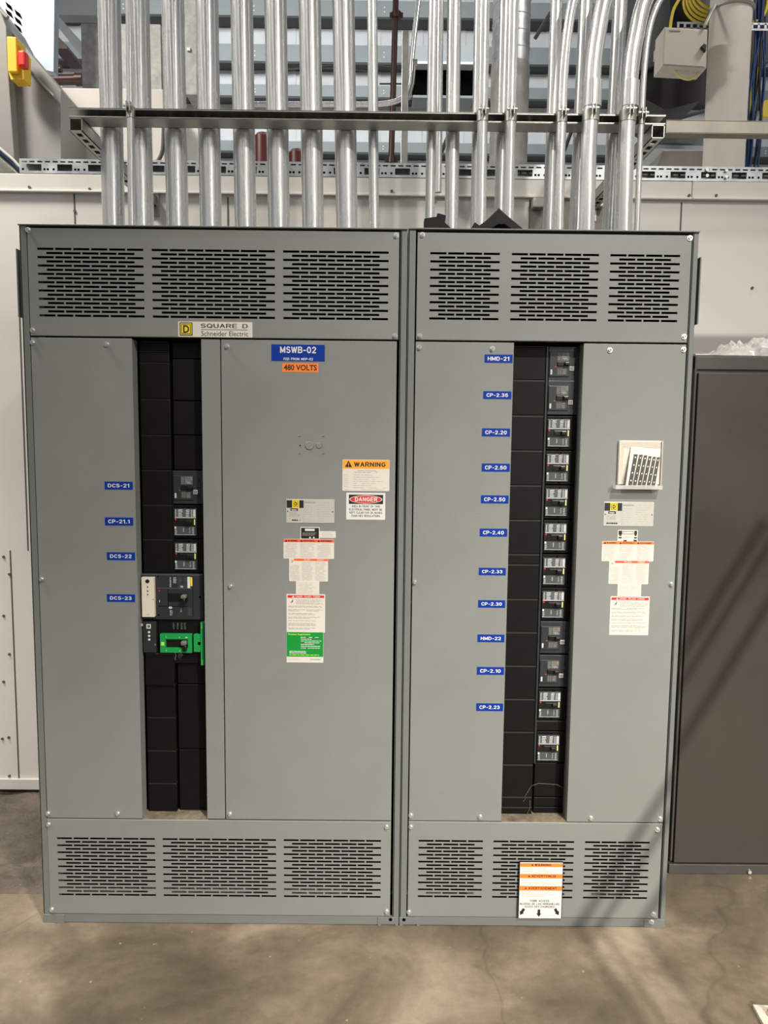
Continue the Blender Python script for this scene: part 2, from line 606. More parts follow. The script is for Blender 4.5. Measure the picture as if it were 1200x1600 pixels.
class Face(MB):
    """A sheet lying on the vertical plane y=Y, drawn in picture units of its own rectangle."""

    def __init__(s, x0, y0, x1, y1, Y, thick=0.0006):
        super().__init__()
        s.p = (x0, y0, x1, y1)
        s.w = WR(x0, y0, x1, y1, Y)
        s.Y = Y
        s.t = thick
        s.step = 0.00022

    def X(s, x): return s.w[0] + (x - s.p[0]) / (s.p[2] - s.p[0]) * (s.w[1] - s.w[0])
    def Z(s, y): return s.w[2] + (y - s.p[1]) / (s.p[3] - s.p[1]) * (s.w[3] - s.w[2])

    def plate(s, m, bev=0):
        s.box(s.w[0], s.w[1], s.Y - s.t, s.Y, s.w[3], s.w[2], m, bev)
        return s

    def rplate(s, m, rad):
        x0, x1, z1, z0 = s.w
        rx = rad * (x1 - x0) / (s.p[2] - s.p[0])
        poly = []
        for cx, cz, a0 in ((x1 - rx, z1 - rx, 0), (x0 + rx, z1 - rx, 90), (x0 + rx, z0 + rx, 180), (x1 - rx, z0 + rx, 270)):
            for k in range(4):
                a = math.radians(a0 + k * 30)
                poly.append((cx + rx * math.cos(a), cz + rx * math.sin(a)))
        s.prism(poly, s.Y - s.t, s.Y, m)
        return s

    def rect(s, x0, y0, x1, y1, m, lay=1, out=0.0):
        y = s.Y - s.t - s.step * lay - out
        a, b, c, d = s.X(x0), s.X(x1), s.Z(y0), s.Z(y1)
        s.quad((a, y, d), (b, y, d), (b, y, c), (a, y, c), m)
        return s

    def solid(s, x0, y0, x1, y1, m, out, bev=0.0, base=0.0):
        y = s.Y - s.t
        s.box(s.X(x0), s.X(x1), y - out, y - base, s.Z(y1), s.Z(y0), m, bev)
        return s

    def poly(s, pts, m, lay=1):
        y = s.Y - s.t - s.step * lay
        s.add([(s.X(a), y, s.Z(b)) for a, b in pts], [list(range(len(pts)))], m)
        return s

    def ellipse(s, cx, cy, rx, ry, m, lay=1, n=28):
        return s.poly([(cx + rx * math.cos(2 * math.pi * k / n), cy + ry * math.sin(2 * math.pi * k / n)) for k in range(n)], m, lay)

    def text(s, t, x0, y0, x1, y1, m, lay=2, off=0.02):
        vs, fs = stroke_glyphs(t, 0.205 if off >= 0.012 else 0.16) if all(c in GLY for c in t) and len(t) > 1 else glyphs(t, off)
        y = s.Y - s.t - s.step * lay
        k = 1e-5 if len(fs) and len(vs) == 4 * len(fs) else 0      # stroke pieces lie a hair above one another
        s.add([(s.X(x0 + u * (x1 - x0)), y - k * ((i // 4) % 12), s.Z(y1 + v * (y0 - y1))) for i, (u, v) in enumerate(vs)], fs, m)
        return s

    def lines(s, x0, y0, x1, y1, n, m, lay=1, dens=0.8, h=0.45, ragged=0.35):
        for i in range(n):
            yy = y0 + (y1 - y0) * (i + 0.25) / n
            hh = (y1 - y0) / n * h
            x = x0
            xe = x1 - (random.random() * ragged * (x1 - x0))
            while x < xe:
                wl = (x1 - x0) * (0.04 + random.random() * 0.16)
                if random.random() < dens:
                    s.rect(x, yy, min(x + wl, xe), yy + hh, m, lay)
                x += wl + (x1 - x0) * 0.02
        return s


# ================================================================== SETTING
FLY = 0.162
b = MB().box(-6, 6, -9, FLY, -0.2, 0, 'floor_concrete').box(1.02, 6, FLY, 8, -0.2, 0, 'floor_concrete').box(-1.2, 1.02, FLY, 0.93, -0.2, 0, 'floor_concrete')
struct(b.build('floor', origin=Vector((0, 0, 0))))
# rough unfinished strip between the slab and the booth, a real uneven surface
nx, ny = 110, 60
vs, fs = [], []
from mathutils import noise
for j in range(ny):
    for i in range(nx):
        x = -4.2 + 3.0 * i / (nx - 1)
        y = FLY + (1.2) * j / (ny - 1)
        h = 0.012 * noise.noise(Vector((x * 2.2, y * 2.2, 0))) + 0.030 * noise.turbulence(Vector((x * 2.6 + y * 4.0, y * 9 - x * 1.5, 3)), 5, True) + 0.004 * noise.noise(Vector((x * 30, y * 30, 5)))
        vs.append((x, y, h - 0.018 + (0.012 if j > 0 else -0.012)))
for j in range(ny - 1):
    for i in range(nx - 1):
        a = j * nx + i
        fs.append((a, a + 1, a + nx + 1, a + nx))
b = MB().add(vs, fs, 'rough_concrete', True).box(-4.2, -1.2, FLY, 1.36, -0.2, -0.025, 'rough_concrete')
o = b.build('trim_1', origin=Vector((-1.7, FLY, 0)))
struct(o, 'rough unfinished concrete strip left of the switchboard', 'floor strip')

# booth wall behind the boards
WY = 0.93
z_trim0, z_top = W(30, 300, WY).z, 2.765
zb = 0.030
b = MB()
b.box(-6, 6, WY, WY + 0.08, zb, z_top, 'wall_white')
struct(b.build('wall_back'), 'white sheet metal booth wall behind the switchboards', 'wall')
b = MB().box(-6, 6, WY, 4.2, z_top - 0.02, z_top, 'wall_white')
struct(b.build('ceiling'), 'white roof deck of the booth behind the switchboards', 'roof')
b = MB()
xj = W(1080, 290, WY).x
for xa, xb, dy in ((-6, xj, 0.0), (xj + 0.002, 6, 0.002)):
    b.box(xa, xb, WY - 0.010 - dy, WY, z_trim0 + 0.004, z_top + 0.004, 'trim_white', 0.002)
    b.box(xa, xb, WY - 0.022 - dy, WY, z_trim0 - 0.004, z_trim0 + 0.005, 'trim_white', 0.002)
for px, py in ((48, 294), (142, 297), (612, 300), (1075, 307), (1117, 307)):
    p = W(px, py, WY)
    b.cyl((p.x, WY - 0.016, p.z), (p.x, WY - 0.008, p.z), 0.006, 'seam_dark', 10)
struct(b.build('trim_2'), 'white flanged trim along the top of the booth wall', 'trim')
b = MB()
for px, py0, py1 in ((116, 303, 352), (356, 308, 360), (1065, 316, 560), (16, 860, 1222), (27, 392, 860), (828, 312, 370), (590, 312, 360)):
    p, q = W(px, py0, WY), W(px, py1, WY)
    b.box(p.x - 0.003, p.x + 0.003, WY - 0.0015, WY, q.z, p.z, 'seam_dark')
for px, py in ((6, 870), (6, 962), (6, 1065), (15, 897), (15, 1022), (15, 1212), (4, 1154), (14, 1152), (117, 330), (1175, 450)):
    p = W(px, py, WY)
    b.cyl((p.x, WY - 0.005, p.z), (p.x, WY, p.z), 0.006, 'seam_dark', 10)
p, q = W(8, 700, WY), W(8, 1222, WY)
b.box(-6, -1.2, WY - 0.012, WY, zb, zb + 0.05, 'trim_white', 0.002)
struct(b.build('trim_3'), 'panel joints and rivets of the booth wall', 'trim')
b = MB()
xa, xb, za, zb2 = WR(828, 313, 941, 352, WY)
b.box(xa, xb, WY - 0.004, WY, 1.9, za, 'grey_brown')
b.box(*WR(829, 314, 848, 329, WY)[:2], WY - 0.05, WY - 0.004, WR(829, 314, 848, 329, WY)[3], WR(829, 314, 848, 329, WY)[2], 'strut_zinc', 0.004)
b.box(*WR(926, 314, 940, 328, WY)[:2], WY - 0.05, WY - 0.004, WR(926, 314, 940, 328, WY)[3], WR(926, 314, 940, 328, WY)[2], 'strut_zinc', 0.004)
struct(b.build('trim_4'), 'grey brown door head with steel brackets behind the right conduits', 'trim')

# distant building wall with girts
FY = 9.0
zt = W(600, -200, FY).z
b = MB()
b.box(-11, 12, FY, FY + 0.1, 0, 11, 'far_white')
x = -11.0
while x < 12:                       # ribs of the cladding
    b.box(x, x + 0.05, FY - 0.012, FY, 0, 11, 'far_white')
    x += 0.60
struct(b.build('wall_rear'), 'white ribbed cladding of the far side of the hall', 'wall')
b = MB()
for y0, y1, dp in ((70, 98, 0.20), (0, 27, 0.25), (133, 152, 0.20), (221, 238, 0.20), (-80, -50, 0.25)):
    za, zb3 = W(500, y0, FY - dp).z, W(500, y1, FY - dp).z
    b.box(-11, 12, FY - dp, FY, zb3, za, 'far_grey')
    b.box(-11, 12, FY - dp - 0.03, FY, zb3 - 0.03, zb3, 'far_line')
    x = -10
    while x < 11:
        for dz in (0.35, 0.6):
            zz = zb3 + (za - zb3) * dz
            b.cyl((x, FY - dp - 0.006, zz), (x, FY - dp, zz), 0.012, 'far_white', 6)
        x += 0.9
struct(b.build('trim_5'), 'grey horizontal girts on the far cladding', 'girt')

# ================================================================== SWITCHBOARDS
PT = 0.0     # front plane of covers
ZT = 2.322


def vent_panel(name, parent, x0, x1, z0, z1, blocks, zc_top, zc_bot, label):
    """sheet with real slots. blocks = (xa, xb, n)."""
    b = MB()
    t = 0.002
    rows = 17
    rh = 0.0070
    cuts = []
    for r in range(rows):
        zc = zc_top - rh / 2 + (zc_bot + rh / 2 - (zc_top - rh / 2)) * r / (rows - 1)
        sl = []
        for xa, xb, n in blocks:
            pitch = (xb - xa + 0.005) / n
            if r % 2 == 0:
                sl += [(xa + k * pitch, xa + k * pitch + pitch - 0.005) for k in range(n)]
            else:
                sl += [(xa + (k + .5) * pitch, xa + (k + .5) * pitch + pitch - 0.005) for k in range(n - 1)]
        cuts.append((zc + rh / 2, zc - rh / 2, sl))
    c = 0.0015
    z = z1 - c
    for zu, zl, sl in cuts:
        b.box(x0 + c, x1 - c, 0, t, zu, z, 'grey_paint')
        x = x0 + c
        for a, e in sl:
            b.box(x, a, 0, t, zl, zu, 'grey_paint')
            x = e
        b.box(x, x1 - c, 0, t, zl, zu, 'grey_paint')
        z = zl
    b.box(x0 + c, x1 - c, 0, t, z0 + c, z, 'grey_paint')
    # folded rim
    o_ = [(x0, z0), (x1, z0), (x1, z1), (x0, z1)]
    i_ = [(x0 + c, z0 + c), (x1 - c, z0 + c), (x1 - c, z1 - c), (x0 + c, z1 - c)]
    vs = [(x, 0.0015, z) for x, z in o_] + [(x, 0, z) for x, z in i_] + [(x, 0.018, z) for x, z in o_]
    fs = []
    for k in range(4):
        j = (k + 1) % 4
        fs.append((k, j, 4 + j, 4 + k))
        fs.append((8 + k, 8 + j, j, k))
    b.add(vs, fs, 'grey_paint')
    return b.build(name, parent, label)


def cover(name, parent, x0, x1, z0, z1, fl_l=0.018, fl_r=0.018, label=None):
    b = MB()
    b.box(x0, x1, 0, 0.0025, z0, z1, 'grey_paint', 0.0015)
    b.box(x0, x0 + 0.0025, 0.001, fl_l, z0, z1, 'grey_paint')
    b.box(x1 - 0.0025, x1, 0.001, fl_r, z0, z1, 'grey_paint')
    b.box(x0, x1, 0.001, 0.018, z1 - 0.0025, z1, 'grey_paint')
    b.box(x0, x1, 0.001, 0.018, z0, z0 + 0.0025, 'grey_paint')
    return b.build(name, parent, label)


def screw_mesh():
    b = MB()
    b.cyl((0, 0, 0), (0, -0.0015, 0), 0.0085, 'screw_zinc', 20)
    b.cyl((0, -0.0015, 0), (0, -0.008, 0), 0.0062, 'screw_zinc', 6, r2=0.0056)
    b.cyl((0, -0.008, 0), (0, -0.0084, 0), 0.0035, 'ink_grey', 12)
    return b


_scr = None


def screw(parent, px, py, Y=0.0):
    global _scr
    p = W(px, py, Y)
    if _scr is None:
        o = screw_mesh().build('screw', None, origin=Vector((0, 0, 0)))
        _scr = o
    else:
        o = _scr.copy()
        COL.objects.link(o)
    o.parent = parent
    o.location = Vector((p.x, Y, p.z)) - WORLD[parent.name]
    o.rotation_euler = (0, random.random(), 0)


def enclosure(parent, x0, x1, pl, pr, ztop):
    d = 0.62
    b = MB()
    b.box(x0, x0 + 0.003, 0.004, d, 0.0, ztop, 'post_paint')
    b.box(x1 - 0.003, x1, 0.004, d, 0.0, ztop, 'post_paint')
    b.box(x0, x1, d - 0.003, d, 0, ztop, 'post_paint')
    b.build('side_walls', parent)
    b = MB().box(x0 - (0.002 if x0 < -1 else 0), x1 + (0.002 if x1 > .5 else 0), -0.004, d, ztop, ztop + 0.004, 'post_paint', 0.001)
    b.build('top_plate', parent)
    b = MB()
    b.box(x0 + 0.003, x1 - 0.003, 0.16, 0.165, 0.03, ztop - 0.01, 'void')  # black sheets stand in for the shade inside the board
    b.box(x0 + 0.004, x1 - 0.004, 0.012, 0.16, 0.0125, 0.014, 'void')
    b.build('interior_shade_sheet', parent)
    for a, e in ((x0, pl), (pr, x1)):
        b = MB()
        b.box(a + 0.0005, e, 0.002, 0.006, 0.03, ztop, 'post_paint', 0.001)
        b.box(a + 0.0005, a + 0.004, 0.002, 0.045, 0.03, ztop, 'post_paint')
        b.box(e - 0.003, e, 0.004, 0.045, 0.03, ztop, 'post_paint')
        b.build('corner_post', parent)


# ---------------- left board
LX0, LX1 = -1.2195, -0.0012
LB = thing('switchboard', 'wider left grey electrical switchboard with blue and orange header labels on its door', 'switchboard', (-0.61, 0.3, 0), 'switchboard sections')
enclosure(LB, LX0, LX1, -1.197, -0.023, ZT - 0.004)
lv = vent_panel('vent_panel', LB, -1.194, -0.027, 1.979, 2.311, [(-1.164, -0.831, 6), (-0.805, -0.418, 7), (-0.392, -0.060, 6)], 2.251, 2.039, 'slotted grey upper vent panel')
lb = vent_panel('vent_panel', LB, -1.196, -0.031, 0.033, 0.3725, [(-1.164, -0.832, 6), (-0.806, -0.421, 7), (-0.395, -0.064, 6)], 0.3075, 0.099, 'slotted grey lower vent panel')
lc = cover('cover_panel', LB, -1.194, -0.873, 0.3765, 1.9735, fl_r=0.05, label='plain grey cover left of the breakers')
ls = cover('cover_strip', LB, -0.6535, -0.5935, 0.378, 1.9735, fl_l=0.07, label='narrow grey strip right of the breakers')
ld = cover('door', LB, -0.590, -0.031, 0.3775, 1.9735, label='large grey door with the warning stickers')
for par, pts in ((lv, ((44, 359), (619, 368), (51, 516), (617, 525))), (lc, ((51, 535), (167, 538), (65, 905), (75, 1271), (184, 1271))),
                 (ld, ((355, 541), (360, 916), (359, 1272))), (lb, ((76, 1288), (81, 1421), (604, 1292), (604, 1424)))):
    for q in pts: screw(par, *q)
b = MB().box(-0.875, -0.652, 0.004, 0.075, 0.366, 0.3775, 'dust')
b.build('sill', LB)

# ---------------- right board
RX0, RX1 = 0.0012, 0.9145
RB = thing('switchboard', 'narrower right grey electrical switchboard with a column of eleven blue circuit labels', 'switchboard', (0.457, 0.3, 0), 'switchboard sections')
enclosure(RB, RX0, RX1, 0.025, 0.896, ZT - 0.002)
rv = vent_panel('vent_panel', RB, 0.030, 0.893, 1.979, 2.311, [(0.071, 0.290, 4), (0.3275, 0.602, 5), (0.638, 0.858, 4)], 2.251, 2.043, 'slotted grey upper vent panel')
rb = vent_panel('vent_panel', RB, 0.029, 0.891, 0.033, 0.3745, [(0.0635, 0.282, 4), (0.318, 0.5925, 5), (0.6295, 0.8495, 4)], 0.3095, 0.103, 'slotted grey lower vent panel')
rc = cover('cover_panel', RB, 0.029, 0.342, 0.3785, 1.9735, fl_r=0.05, label='plain grey cover left of the breakers')
rd = cover('door', RB, 0.5645, 0.8915, 0.3785, 1.9735, fl_l=0.085, label='grey door with warning stickers')
for par, pts in ((rv, ((660, 367), (656, 525), (1078, 372), (1069, 526))), (rc, ((655, 543), (769, 545), (648, 910), (642, 1274), (750, 1276))),
                 (rd, ((953, 547), (1068, 546), (1049, 913), (923, 1278), (1031, 1279))), (rb, ((642, 1292), (639, 1425), (1027, 1296), (1021, 1428)))):
    for q in pts: screw(par, *q)
b = MB().box(0.342, 0.566, 0.004, 0.09, 0.368, 0.3795, 'dust')
b.build('sill', RB)

# bases, corner plates, lifting flanges
for BD, x0, x1, side in ((LB, LX0, LX1, -1), (RB, RX0, RX1, 1)):
    b = MB()
    b.box(x0, x1, 0.0045, 0.62, 0.0, 0.012, 'post_paint')
    b.box(x0 + 0.055, x1 - 0.055, 0.001, 0.006, 0.002, 0.0305, 'post_paint', 0.001)
    b.box(x0, x1, 0.004, 0.010, 0.0, 0.0308, 'post_paint')
    bo = b.build('base_channel', BD)
    for xa, xb, inner in ((x0, x0 + 0.072, side == 1), (x1 - 0.072, x1, side == -1)):
        b = MB()
        zl = 0.0
        b.box(xa, xb, -0.0015, 0.004, zl + (0.006 if inner else 0), 0.030, 'post_paint', 0.0008)
        if inner:
            s_ = 1 if side == -1 else -1
            b.box(xa + 0.001, xa + 0.012, -0.0015, 0.004, 0, 0.007, 'post_paint')
            b.box(xb - 0.012, xb - 0.001, -0.0015, 0.004, 0, 0.007, 'post_paint')
            xc = xb - 0.028 if side == -1 else xa + 0.016
            b.cyl((xc, -0.002, 0.022), (xc, 0.0, 0.022), 0.006, 'void', 14)
        b.build('corner_plate', BD)
    if side == 1:
        screw(bo, 1018, 1440, -0.0015)
# side flanges at the outer sides
za, zc = W(30, 392, 0.06).z, W(30, 512, 0.06).z
b = MB().prism([(LX0, za + 0.0), (-1.243, za), (-1.245, zc + 0.06), (-1.232, zc), (LX0, zc)], 0.05, 0.052, 'post_paint')
b.box(-1.245, -1.241, 0.03, 0.052, zc + 0.03, za, 'post_paint')
b.box(-1.247, LX0, 0.05, 0.30, za - 0.01, za, 'post_paint', 0.002)
b.build('lifting_flange', LB)
za, zc = W(1095, 405, 0.06).z, W(1090, 523, 0.06).z
b = MB().prism([(RX1, za + 0.0), (0.938, za), (0.938, zc + 0.05), (0.930, zc), (RX1, zc)], 0.05, 0.052, 'post_paint')
b.box(0.934, 0.938, 0.03, 0.052, zc + 0.03, za, 'post_paint')
b.box(RX1, 0.938, 0.05, 0.30, za - 0.01, za, 'post_paint', 0.002)
b.build('lifting_flange', RB)

# knockouts on the left door
b = MB()
def ring(cx, cy, r, m='ink'):
    p = W(cx, cy)
    n = 32
    rr = r / 499
    pts = []
    vs, fs = [], []
    for k in range(n):
        a = 2 * math.pi * k / n
        vs.append((p.x + rr * math.cos(a), -0.0004, p.z + rr * math.sin(a)))
        vs.append((p.x + (rr - .0008) * math.cos(a), -0.0004, p.z + (rr - .0008) * math.sin(a)))
        vs.append((p.x + (rr - .0022) * math.cos(a), -0.0022, p.z + (rr - .0022) * math.sin(a)))
    for k in range(n):
        j = (k + 1) % n
        fs.append((3 * k, 3 * j, 3 * j + 1, 3 * k + 1))
    b.add(vs, fs, 'seam_dark')
    fs2 = [(3 * k + 1, 3 * ((k + 1) % n) + 1, 3 * ((k + 1) % n) + 2, 3 * k + 2) for k in range(n)] + [[3 * k + 2 for k in range(n)]]
    b.add(vs, fs2, 'grey_paint')
ring(483.5, 696, 7.6)
ring(498.5, 696, 5.4)
for px, py in ((468, 682), (505, 682), (468, 709), (505, 709)):
    p = W(px, py)
    b.box(p.x - 0.004, p.x + 0.004, -0.0008, 0, p.z - 0.001, p.z + 0.001, 'seam_dark')
p = W(469, 696)
b.cyl((p.x, -0.0005, p.z), (p.x, 0.001, p.z), 0.0022, 'void', 12)
b.build('knockout', ld)


# ---------------- modules in the openings
MY = 0.050      # face plane of the modules



def wface(xa, xb, za, zb_, Y, p, thick=0.0006):
    f = Face(0, 0, 1, 1, Y, thick)
    f.w = (xa, xb, za, zb_)
    f.p = p
    return f


def zrow(py, px=600, Y=MY):
    return W(px, py, Y).z


def filler(par, xa, xb, za, zb_, Y=MY, m='black_plastic', edge=True, tilt=0.0, label=None):
    b = MB()
    g = 0.0012
    b.box(xa + g, xb - g, Y, Y + 0.03, zb_ + g, za - g, m, 0.0025)
    if edge:
        b.box(xa + 0.002, xb - 0.002, Y + 0.0008, Y + 0.02, za - g, za - g + 0.0016, 'edge_plastic')
    o = b.build('filler_plate', par, label)
    o.rotation_euler = (0, tilt, 0)
    return o


# column lines in the place (both boards): filler column and breaker column
lx0, lx1 = -0.868, W(266.5, 640, MY).x
lx2, lx3 = W(271, 800, MY).x, -0.640
rows = [534, 549, 567, 624, 680, 735, 789, 843, 895.5]
Z = lambda py, px: W(px, py, MY).z
for a, e in zip(rows, rows[1:]):
    filler(LB, lx0, lx1, Z(a, 240), Z(e, 240))
for a, e in ((534, 560), (560, 626), (626, 680), (680, 735)):
    filler(LB, lx1 + 0.004, lx3, Z(a, 290), Z(e, 290), MY + 0.010, edge=False)
filler(LB, lx0, lx1, Z(1020, 240), Z(1070, 240), MY - 0.010, tilt=0.022)
rows = [1070, 1121, 1173, 1224, 1277]
for a, e in zip(rows, rows[1:]):
    filler(LB, lx0, lx1, Z(a, 240), Z(e, 240))
for a, e in ((1037, 1070), (1070, 1172), (1172, 1277)):
    filler(LB, lx1 + 0.004, lx3, Z(a, 290), Z(e, 290), MY + 0.010, edge=False)
rx0, rx1 = 0.348, W(852, 760, MY).x - 0.010
rx2 = W(855.5, 621, MY).x
rx3 = rx2 + 0.112
rows = [541, 594, 649.5, 704, 758.5, 812.5, 866, 882, 936, 988, 1040.5, 1092.5, 1144, 1195, 1245.5, 1261.5, 1277]
for a, e in zip(rows, rows[1:]):
    filler(RB, rx0, rx1, Z(a, 820), Z(e, 820))
filler(RB, rx1 + 0.004, rx3, Z(1127, 860), Z(1143, 860), MY + 0.004)
for a, e in ((1193, 1247), (1247, 1262), (1262, 1277)):
    filler(RB, rx1 + 0.004, rx3, Z(a, 860), Z(e, 860), MY + 0.008, edge=False)
b = MB().box(lx1 + 0.0015, lx2 - 0.0015, MY + 0.001, MY + 0.03, Z(895, 270), Z(735, 270), 'edge_plastic')
b.build('divider_strip', LB)
b = MB().box(rx1 + 0.001, rx2 - 0.001, MY + 0.001, MY + 0.03, Z(1193, 850), Z(541, 850), 'slate_plastic')
b.build('divider_strip', RB)


def kids(o):
    return [c for c in bpy.data.objects if c.parent == o]


def copy_part(src, par, delta):
    c = src.copy()
    COL.objects.link(c)
    c.parent = par
    WORLD[c.name] = WORLD[src.name] + delta
    c.location = WORLD[c.name] - WORLD[par.name]
    for ch in kids(src):
        d = ch.copy()
        COL.objects.link(d)
        d.parent = c
    return c


def screwhole(f, cx, cy, r=8):
    return f.ellipse(cx, cy, r, r, 'void', 1, 12)


def breaker_a(par, xa, za, zb_):
    xb = xa + 0.112
    p = (770, 425, 1130, 793)
    f = wface(xa, xb, za, zb_, MY + 0.030, p)
    f.box(xa + .0008, xb - .0008, MY, MY + 0.03, zb_ + .0008, za - .0008, 'slate_plastic', 0.0012)
    f.Y = MY + 0.0006
    f.solid(780, 484, 988, 745, 'slate_plastic', 0.004, 0.0008)
    for c in ((1048, 522), (1050, 612), (1042, 697), (1040, 722), (1048, 540)): screwhole(f, *c, 6)
    f.rect(780, 482, 985, 486, 'label_grey', 3)
    f.t = 0.0046
    f.rect(858, 655, 962, 728, 'label_slate', 1)
    f.rect(790, 672, 808, 725, 'label_white', 2)
    f.ellipse(842, 643, 7, 7, 'red', 2, 12)
    for x in (868, 890, 915):
        f.lines(x, 664, x + 15, 722, 5, 'label_tan', 2, 1, .6, .2)
    f.lines(930, 660, 960, 725, 8, 'label_white', 2, .8, .3, .4)
    o = f.build('circuit_breaker', par, 'moulded breaker in a dark slate surround with small rating plate')
    g = wface(xa, xb, za, zb_, MY - 0.0035, p, 0.0010)
    g.solid(858, 490, 983, 578, 'label_grey', 0.0002)
    g.t = 0.0013
    g.lines(862, 496, 895, 575, 6, 'label_tan', 1, 1, .55, .2)
    g.rect(905, 494, 980, 540, 'label_tan', 1)
    g.lines(905, 545, 978, 575, 3, 'label_white', 1, .7, .4)
    g.lines(910, 498, 975, 538, 4, 'label_slate', 2, .8, .4)
    g.build('rating_label', o)
    g = wface(xa, xb, za, zb_, MY - 0.004, p, 0.001)
    g.solid(858, 588, 985, 634, 'toggle_black', 0.003, 0.001)
    g.solid(930, 596, 980, 628, 'toggle_black', 0.012, 0.002)
    g.build('toggle_handle', o)
    g = wface(xa, xb, za, zb_, MY, p, 0.001)
    g.solid(988, 636, 1034, 683, 'label_white', 0.003, 0.0008)
    g.t = 0.0042
    g.rect(994, 642, 1028, 676, 'label_tan', 1)
    g.build('indicator_window', o)
    return o


def breaker_b(par, xa, za, zb_):
    xb = xa + 0.112
    p = (750, 795, 1125, 1155)
    f = wface(xa, xb, za, zb_, MY + 0.03, p)
    f.box(xa + .0008, xb - .0008, MY + 0.002, MY + 0.03, zb_ + .0008, za - .0008, 'black_plastic', 0.0012)
    f.Y = MY + 0.0026
    for c in ((917, 822), (905, 1135)): screwhole(f, *c, 10)
    f.solid(757, 832, 1006, 1124, 'slate_plastic', 0.006, 0.0012)
    f.t = 0.0068
    f.rect(762, 938, 1000, 1022, 'toggle_black', 1)
    f.ellipse(778, 950, 9, 10, 'red', 2, 12)
    f.rect(772, 965, 776, 1000, 'sprinkler_red', 2)
    f.rect(980, 947, 994, 1008, 'pale_yellow', 2)
    o = f.build('circuit_breaker', par, 'moulded breaker with white printed rating label and yellow tick')
    g = wface(xa, xb, za, zb_, MY - 0.0043, p, 0.0006)
    g.rect(768, 838, 1003, 935, 'label_grey', 0)
    g.rect(768, 926, 1003, 935, 'label_white', 1)
    for x, w_ in ((772, 18), (806, 50), (892, 42), (948, 16), (970, 30)):
        g.lines(x, 842, x + w_, 922, 7 if w_ < 40 else 5, 'label_white', 1, 1, .62, .25)
    g.rect(975, 842, 999, 922, 'label_white', 2)
    g.rect(812, 842, 856, 848, 'label_white', 2)
    g.rect(905, 842, 930, 866, 'label_white', 2)
    g.rect(912, 848, 924, 860, 'label_slate', 3)
    g.build('rating_label', o)
    g = wface(xa, xb, za, zb_, MY - 0.0043, p, 0.0006)
    g.rect(762, 1025, 992, 1120, 'label_slate', 0)
    g.rect(762, 1112, 992, 1116, 'label_white', 1)
    g.rect(764, 1027, 783, 1050, 'bright_white', 2)
    g.lines(768, 1056, 790, 1108, 5, 'label_white', 1, 1, .5, .1)
    g.rect(860, 1040, 866, 1085, 'label_white', 1)
    g.lines(925, 1035, 945, 1100, 6, 'label_white', 1, .8, .4, .4)
    g.lines(960, 1032, 980, 1108, 8, 'label_white', 1, .9, .5, .3)
    g.build('data_label', o)
    g = wface(xa, xb, za, zb_, MY - 0.0045, p, 0.001)
    g.solid(828, 950, 970, 1004, 'slate_plastic', 0.0012, 0.0004)
    g.solid(834, 955, 965, 1000, 'toggle_black', 0.003, 0.001)
    g.solid(905, 958, 960, 997, 'toggle_black', 0.013, 0.002)
    g.build('toggle_handle', o)
    return o


A0 = B0 = None
seq = [('A', 541), ('A', 594.3), ('B', 649.5), ('B', 704), ('B', 758.3), ('B', 812.4), ('B', 866), ('B', 918.3), ('A', 970.5), ('A', 1023.3), ('B', 1075.3), ('B', 1143)]
for kind, py in seq:
    za = Z(py, 860)
    if kind == 'A':
        if A0 is None: A0, az = breaker_a(RB, rx2, za, za - 0.1115), za
        else: copy_part(A0, RB, Vector((0, 0, za - az)))
    else:
        if B0 is None: B0, bz = breaker_b(RB, rx2, za, za - 0.1115), za
        else: copy_part(B0, RB, Vector((0, 0, za - bz)))
dx = lx2 - rx2
copy_part(A0, LB, Vector((dx, 0, Z(735, 290) - az)))
copy_part(B0, LB, Vector((dx, 0, Z(789, 290) - bz)))
copy_part(B0, LB, Vector((dx, 0, Z(842.5, 290) - bz)))

# big breaker with off-white trip unit (picture units of a 6.153x crop at 150,700 / an 8x crop at 190,880)
def px8(x, y): return 190 + x / 8, 880 + y / 8


YB = MY - 0.012
a, c = px8(245, 132), px8(1022, 705)
f = Face(a[0], a[1], c[0], c[1], YB + 0.05, 0.0006)
f.w = WR(a[0], a[1], c[0], c[1], YB)
f.p = (245, 132, 1022, 705)
x0, x1, z1, z0 = f.w
f.box(x0, x1, YB, YB + 0.05, z0, z1, 'slate_plastic', 0.002)
f.Y = YB + 0.0006
f.rect(250, 140, 1015, 150, 'label_grey', 1)
f.rect(445, 308, 885, 316, 'label_grey', 1)
f.rect(455, 535, 820, 541, 'void', 1)
f.rect(578, 320, 584, 535, 'void', 1)
f.rect(888, 160, 893, 660, 'void', 1)
for c_ in ((978, 420, 14), (458, 170, 10), (460, 650, 12), (1040, 285, 0)):
    if c_[2]: f.ellipse(c_[0], c_[1], c_[2], c_[2], 'void', 2, 14)
f.ellipse(472, 346, 9, 9, 'red', 2, 12)
f.rect(470, 460, 477, 490, 'label_white', 2)
f.ellipse(608, 555, 22, 16, 'label_white', 2, 14)
f.lines(600, 585, 640, 655, 5, 'label_white', 2, .9, .4)
f.lines(732, 560, 755, 610, 6, 'label_white', 2, .9, .4)
f.lines(825, 550, 885, 655, 10, 'label_grey', 2, .9, .4)
bg = f.build('circuit_breaker', LB, 'large slate breaker with an off-white trip unit at its left')
g = Face(0, 0, 1, 1, YB, 0.0008); g.w, g.p = f.w, f.p
g.rect(600, 168, 890, 305, 'slate_plastic', 0)
g.lines(605, 172, 625, 300, 9, 'label_white', 1, 1, .5, .2)
g.lines(650, 172, 690, 250, 6, 'label_white', 1, 1, .5, .2)
g.lines(710, 172, 770, 300, 8, 'label_grey', 1, .9, .5)
g.rect(738, 280, 772, 302, 'label_white', 1)
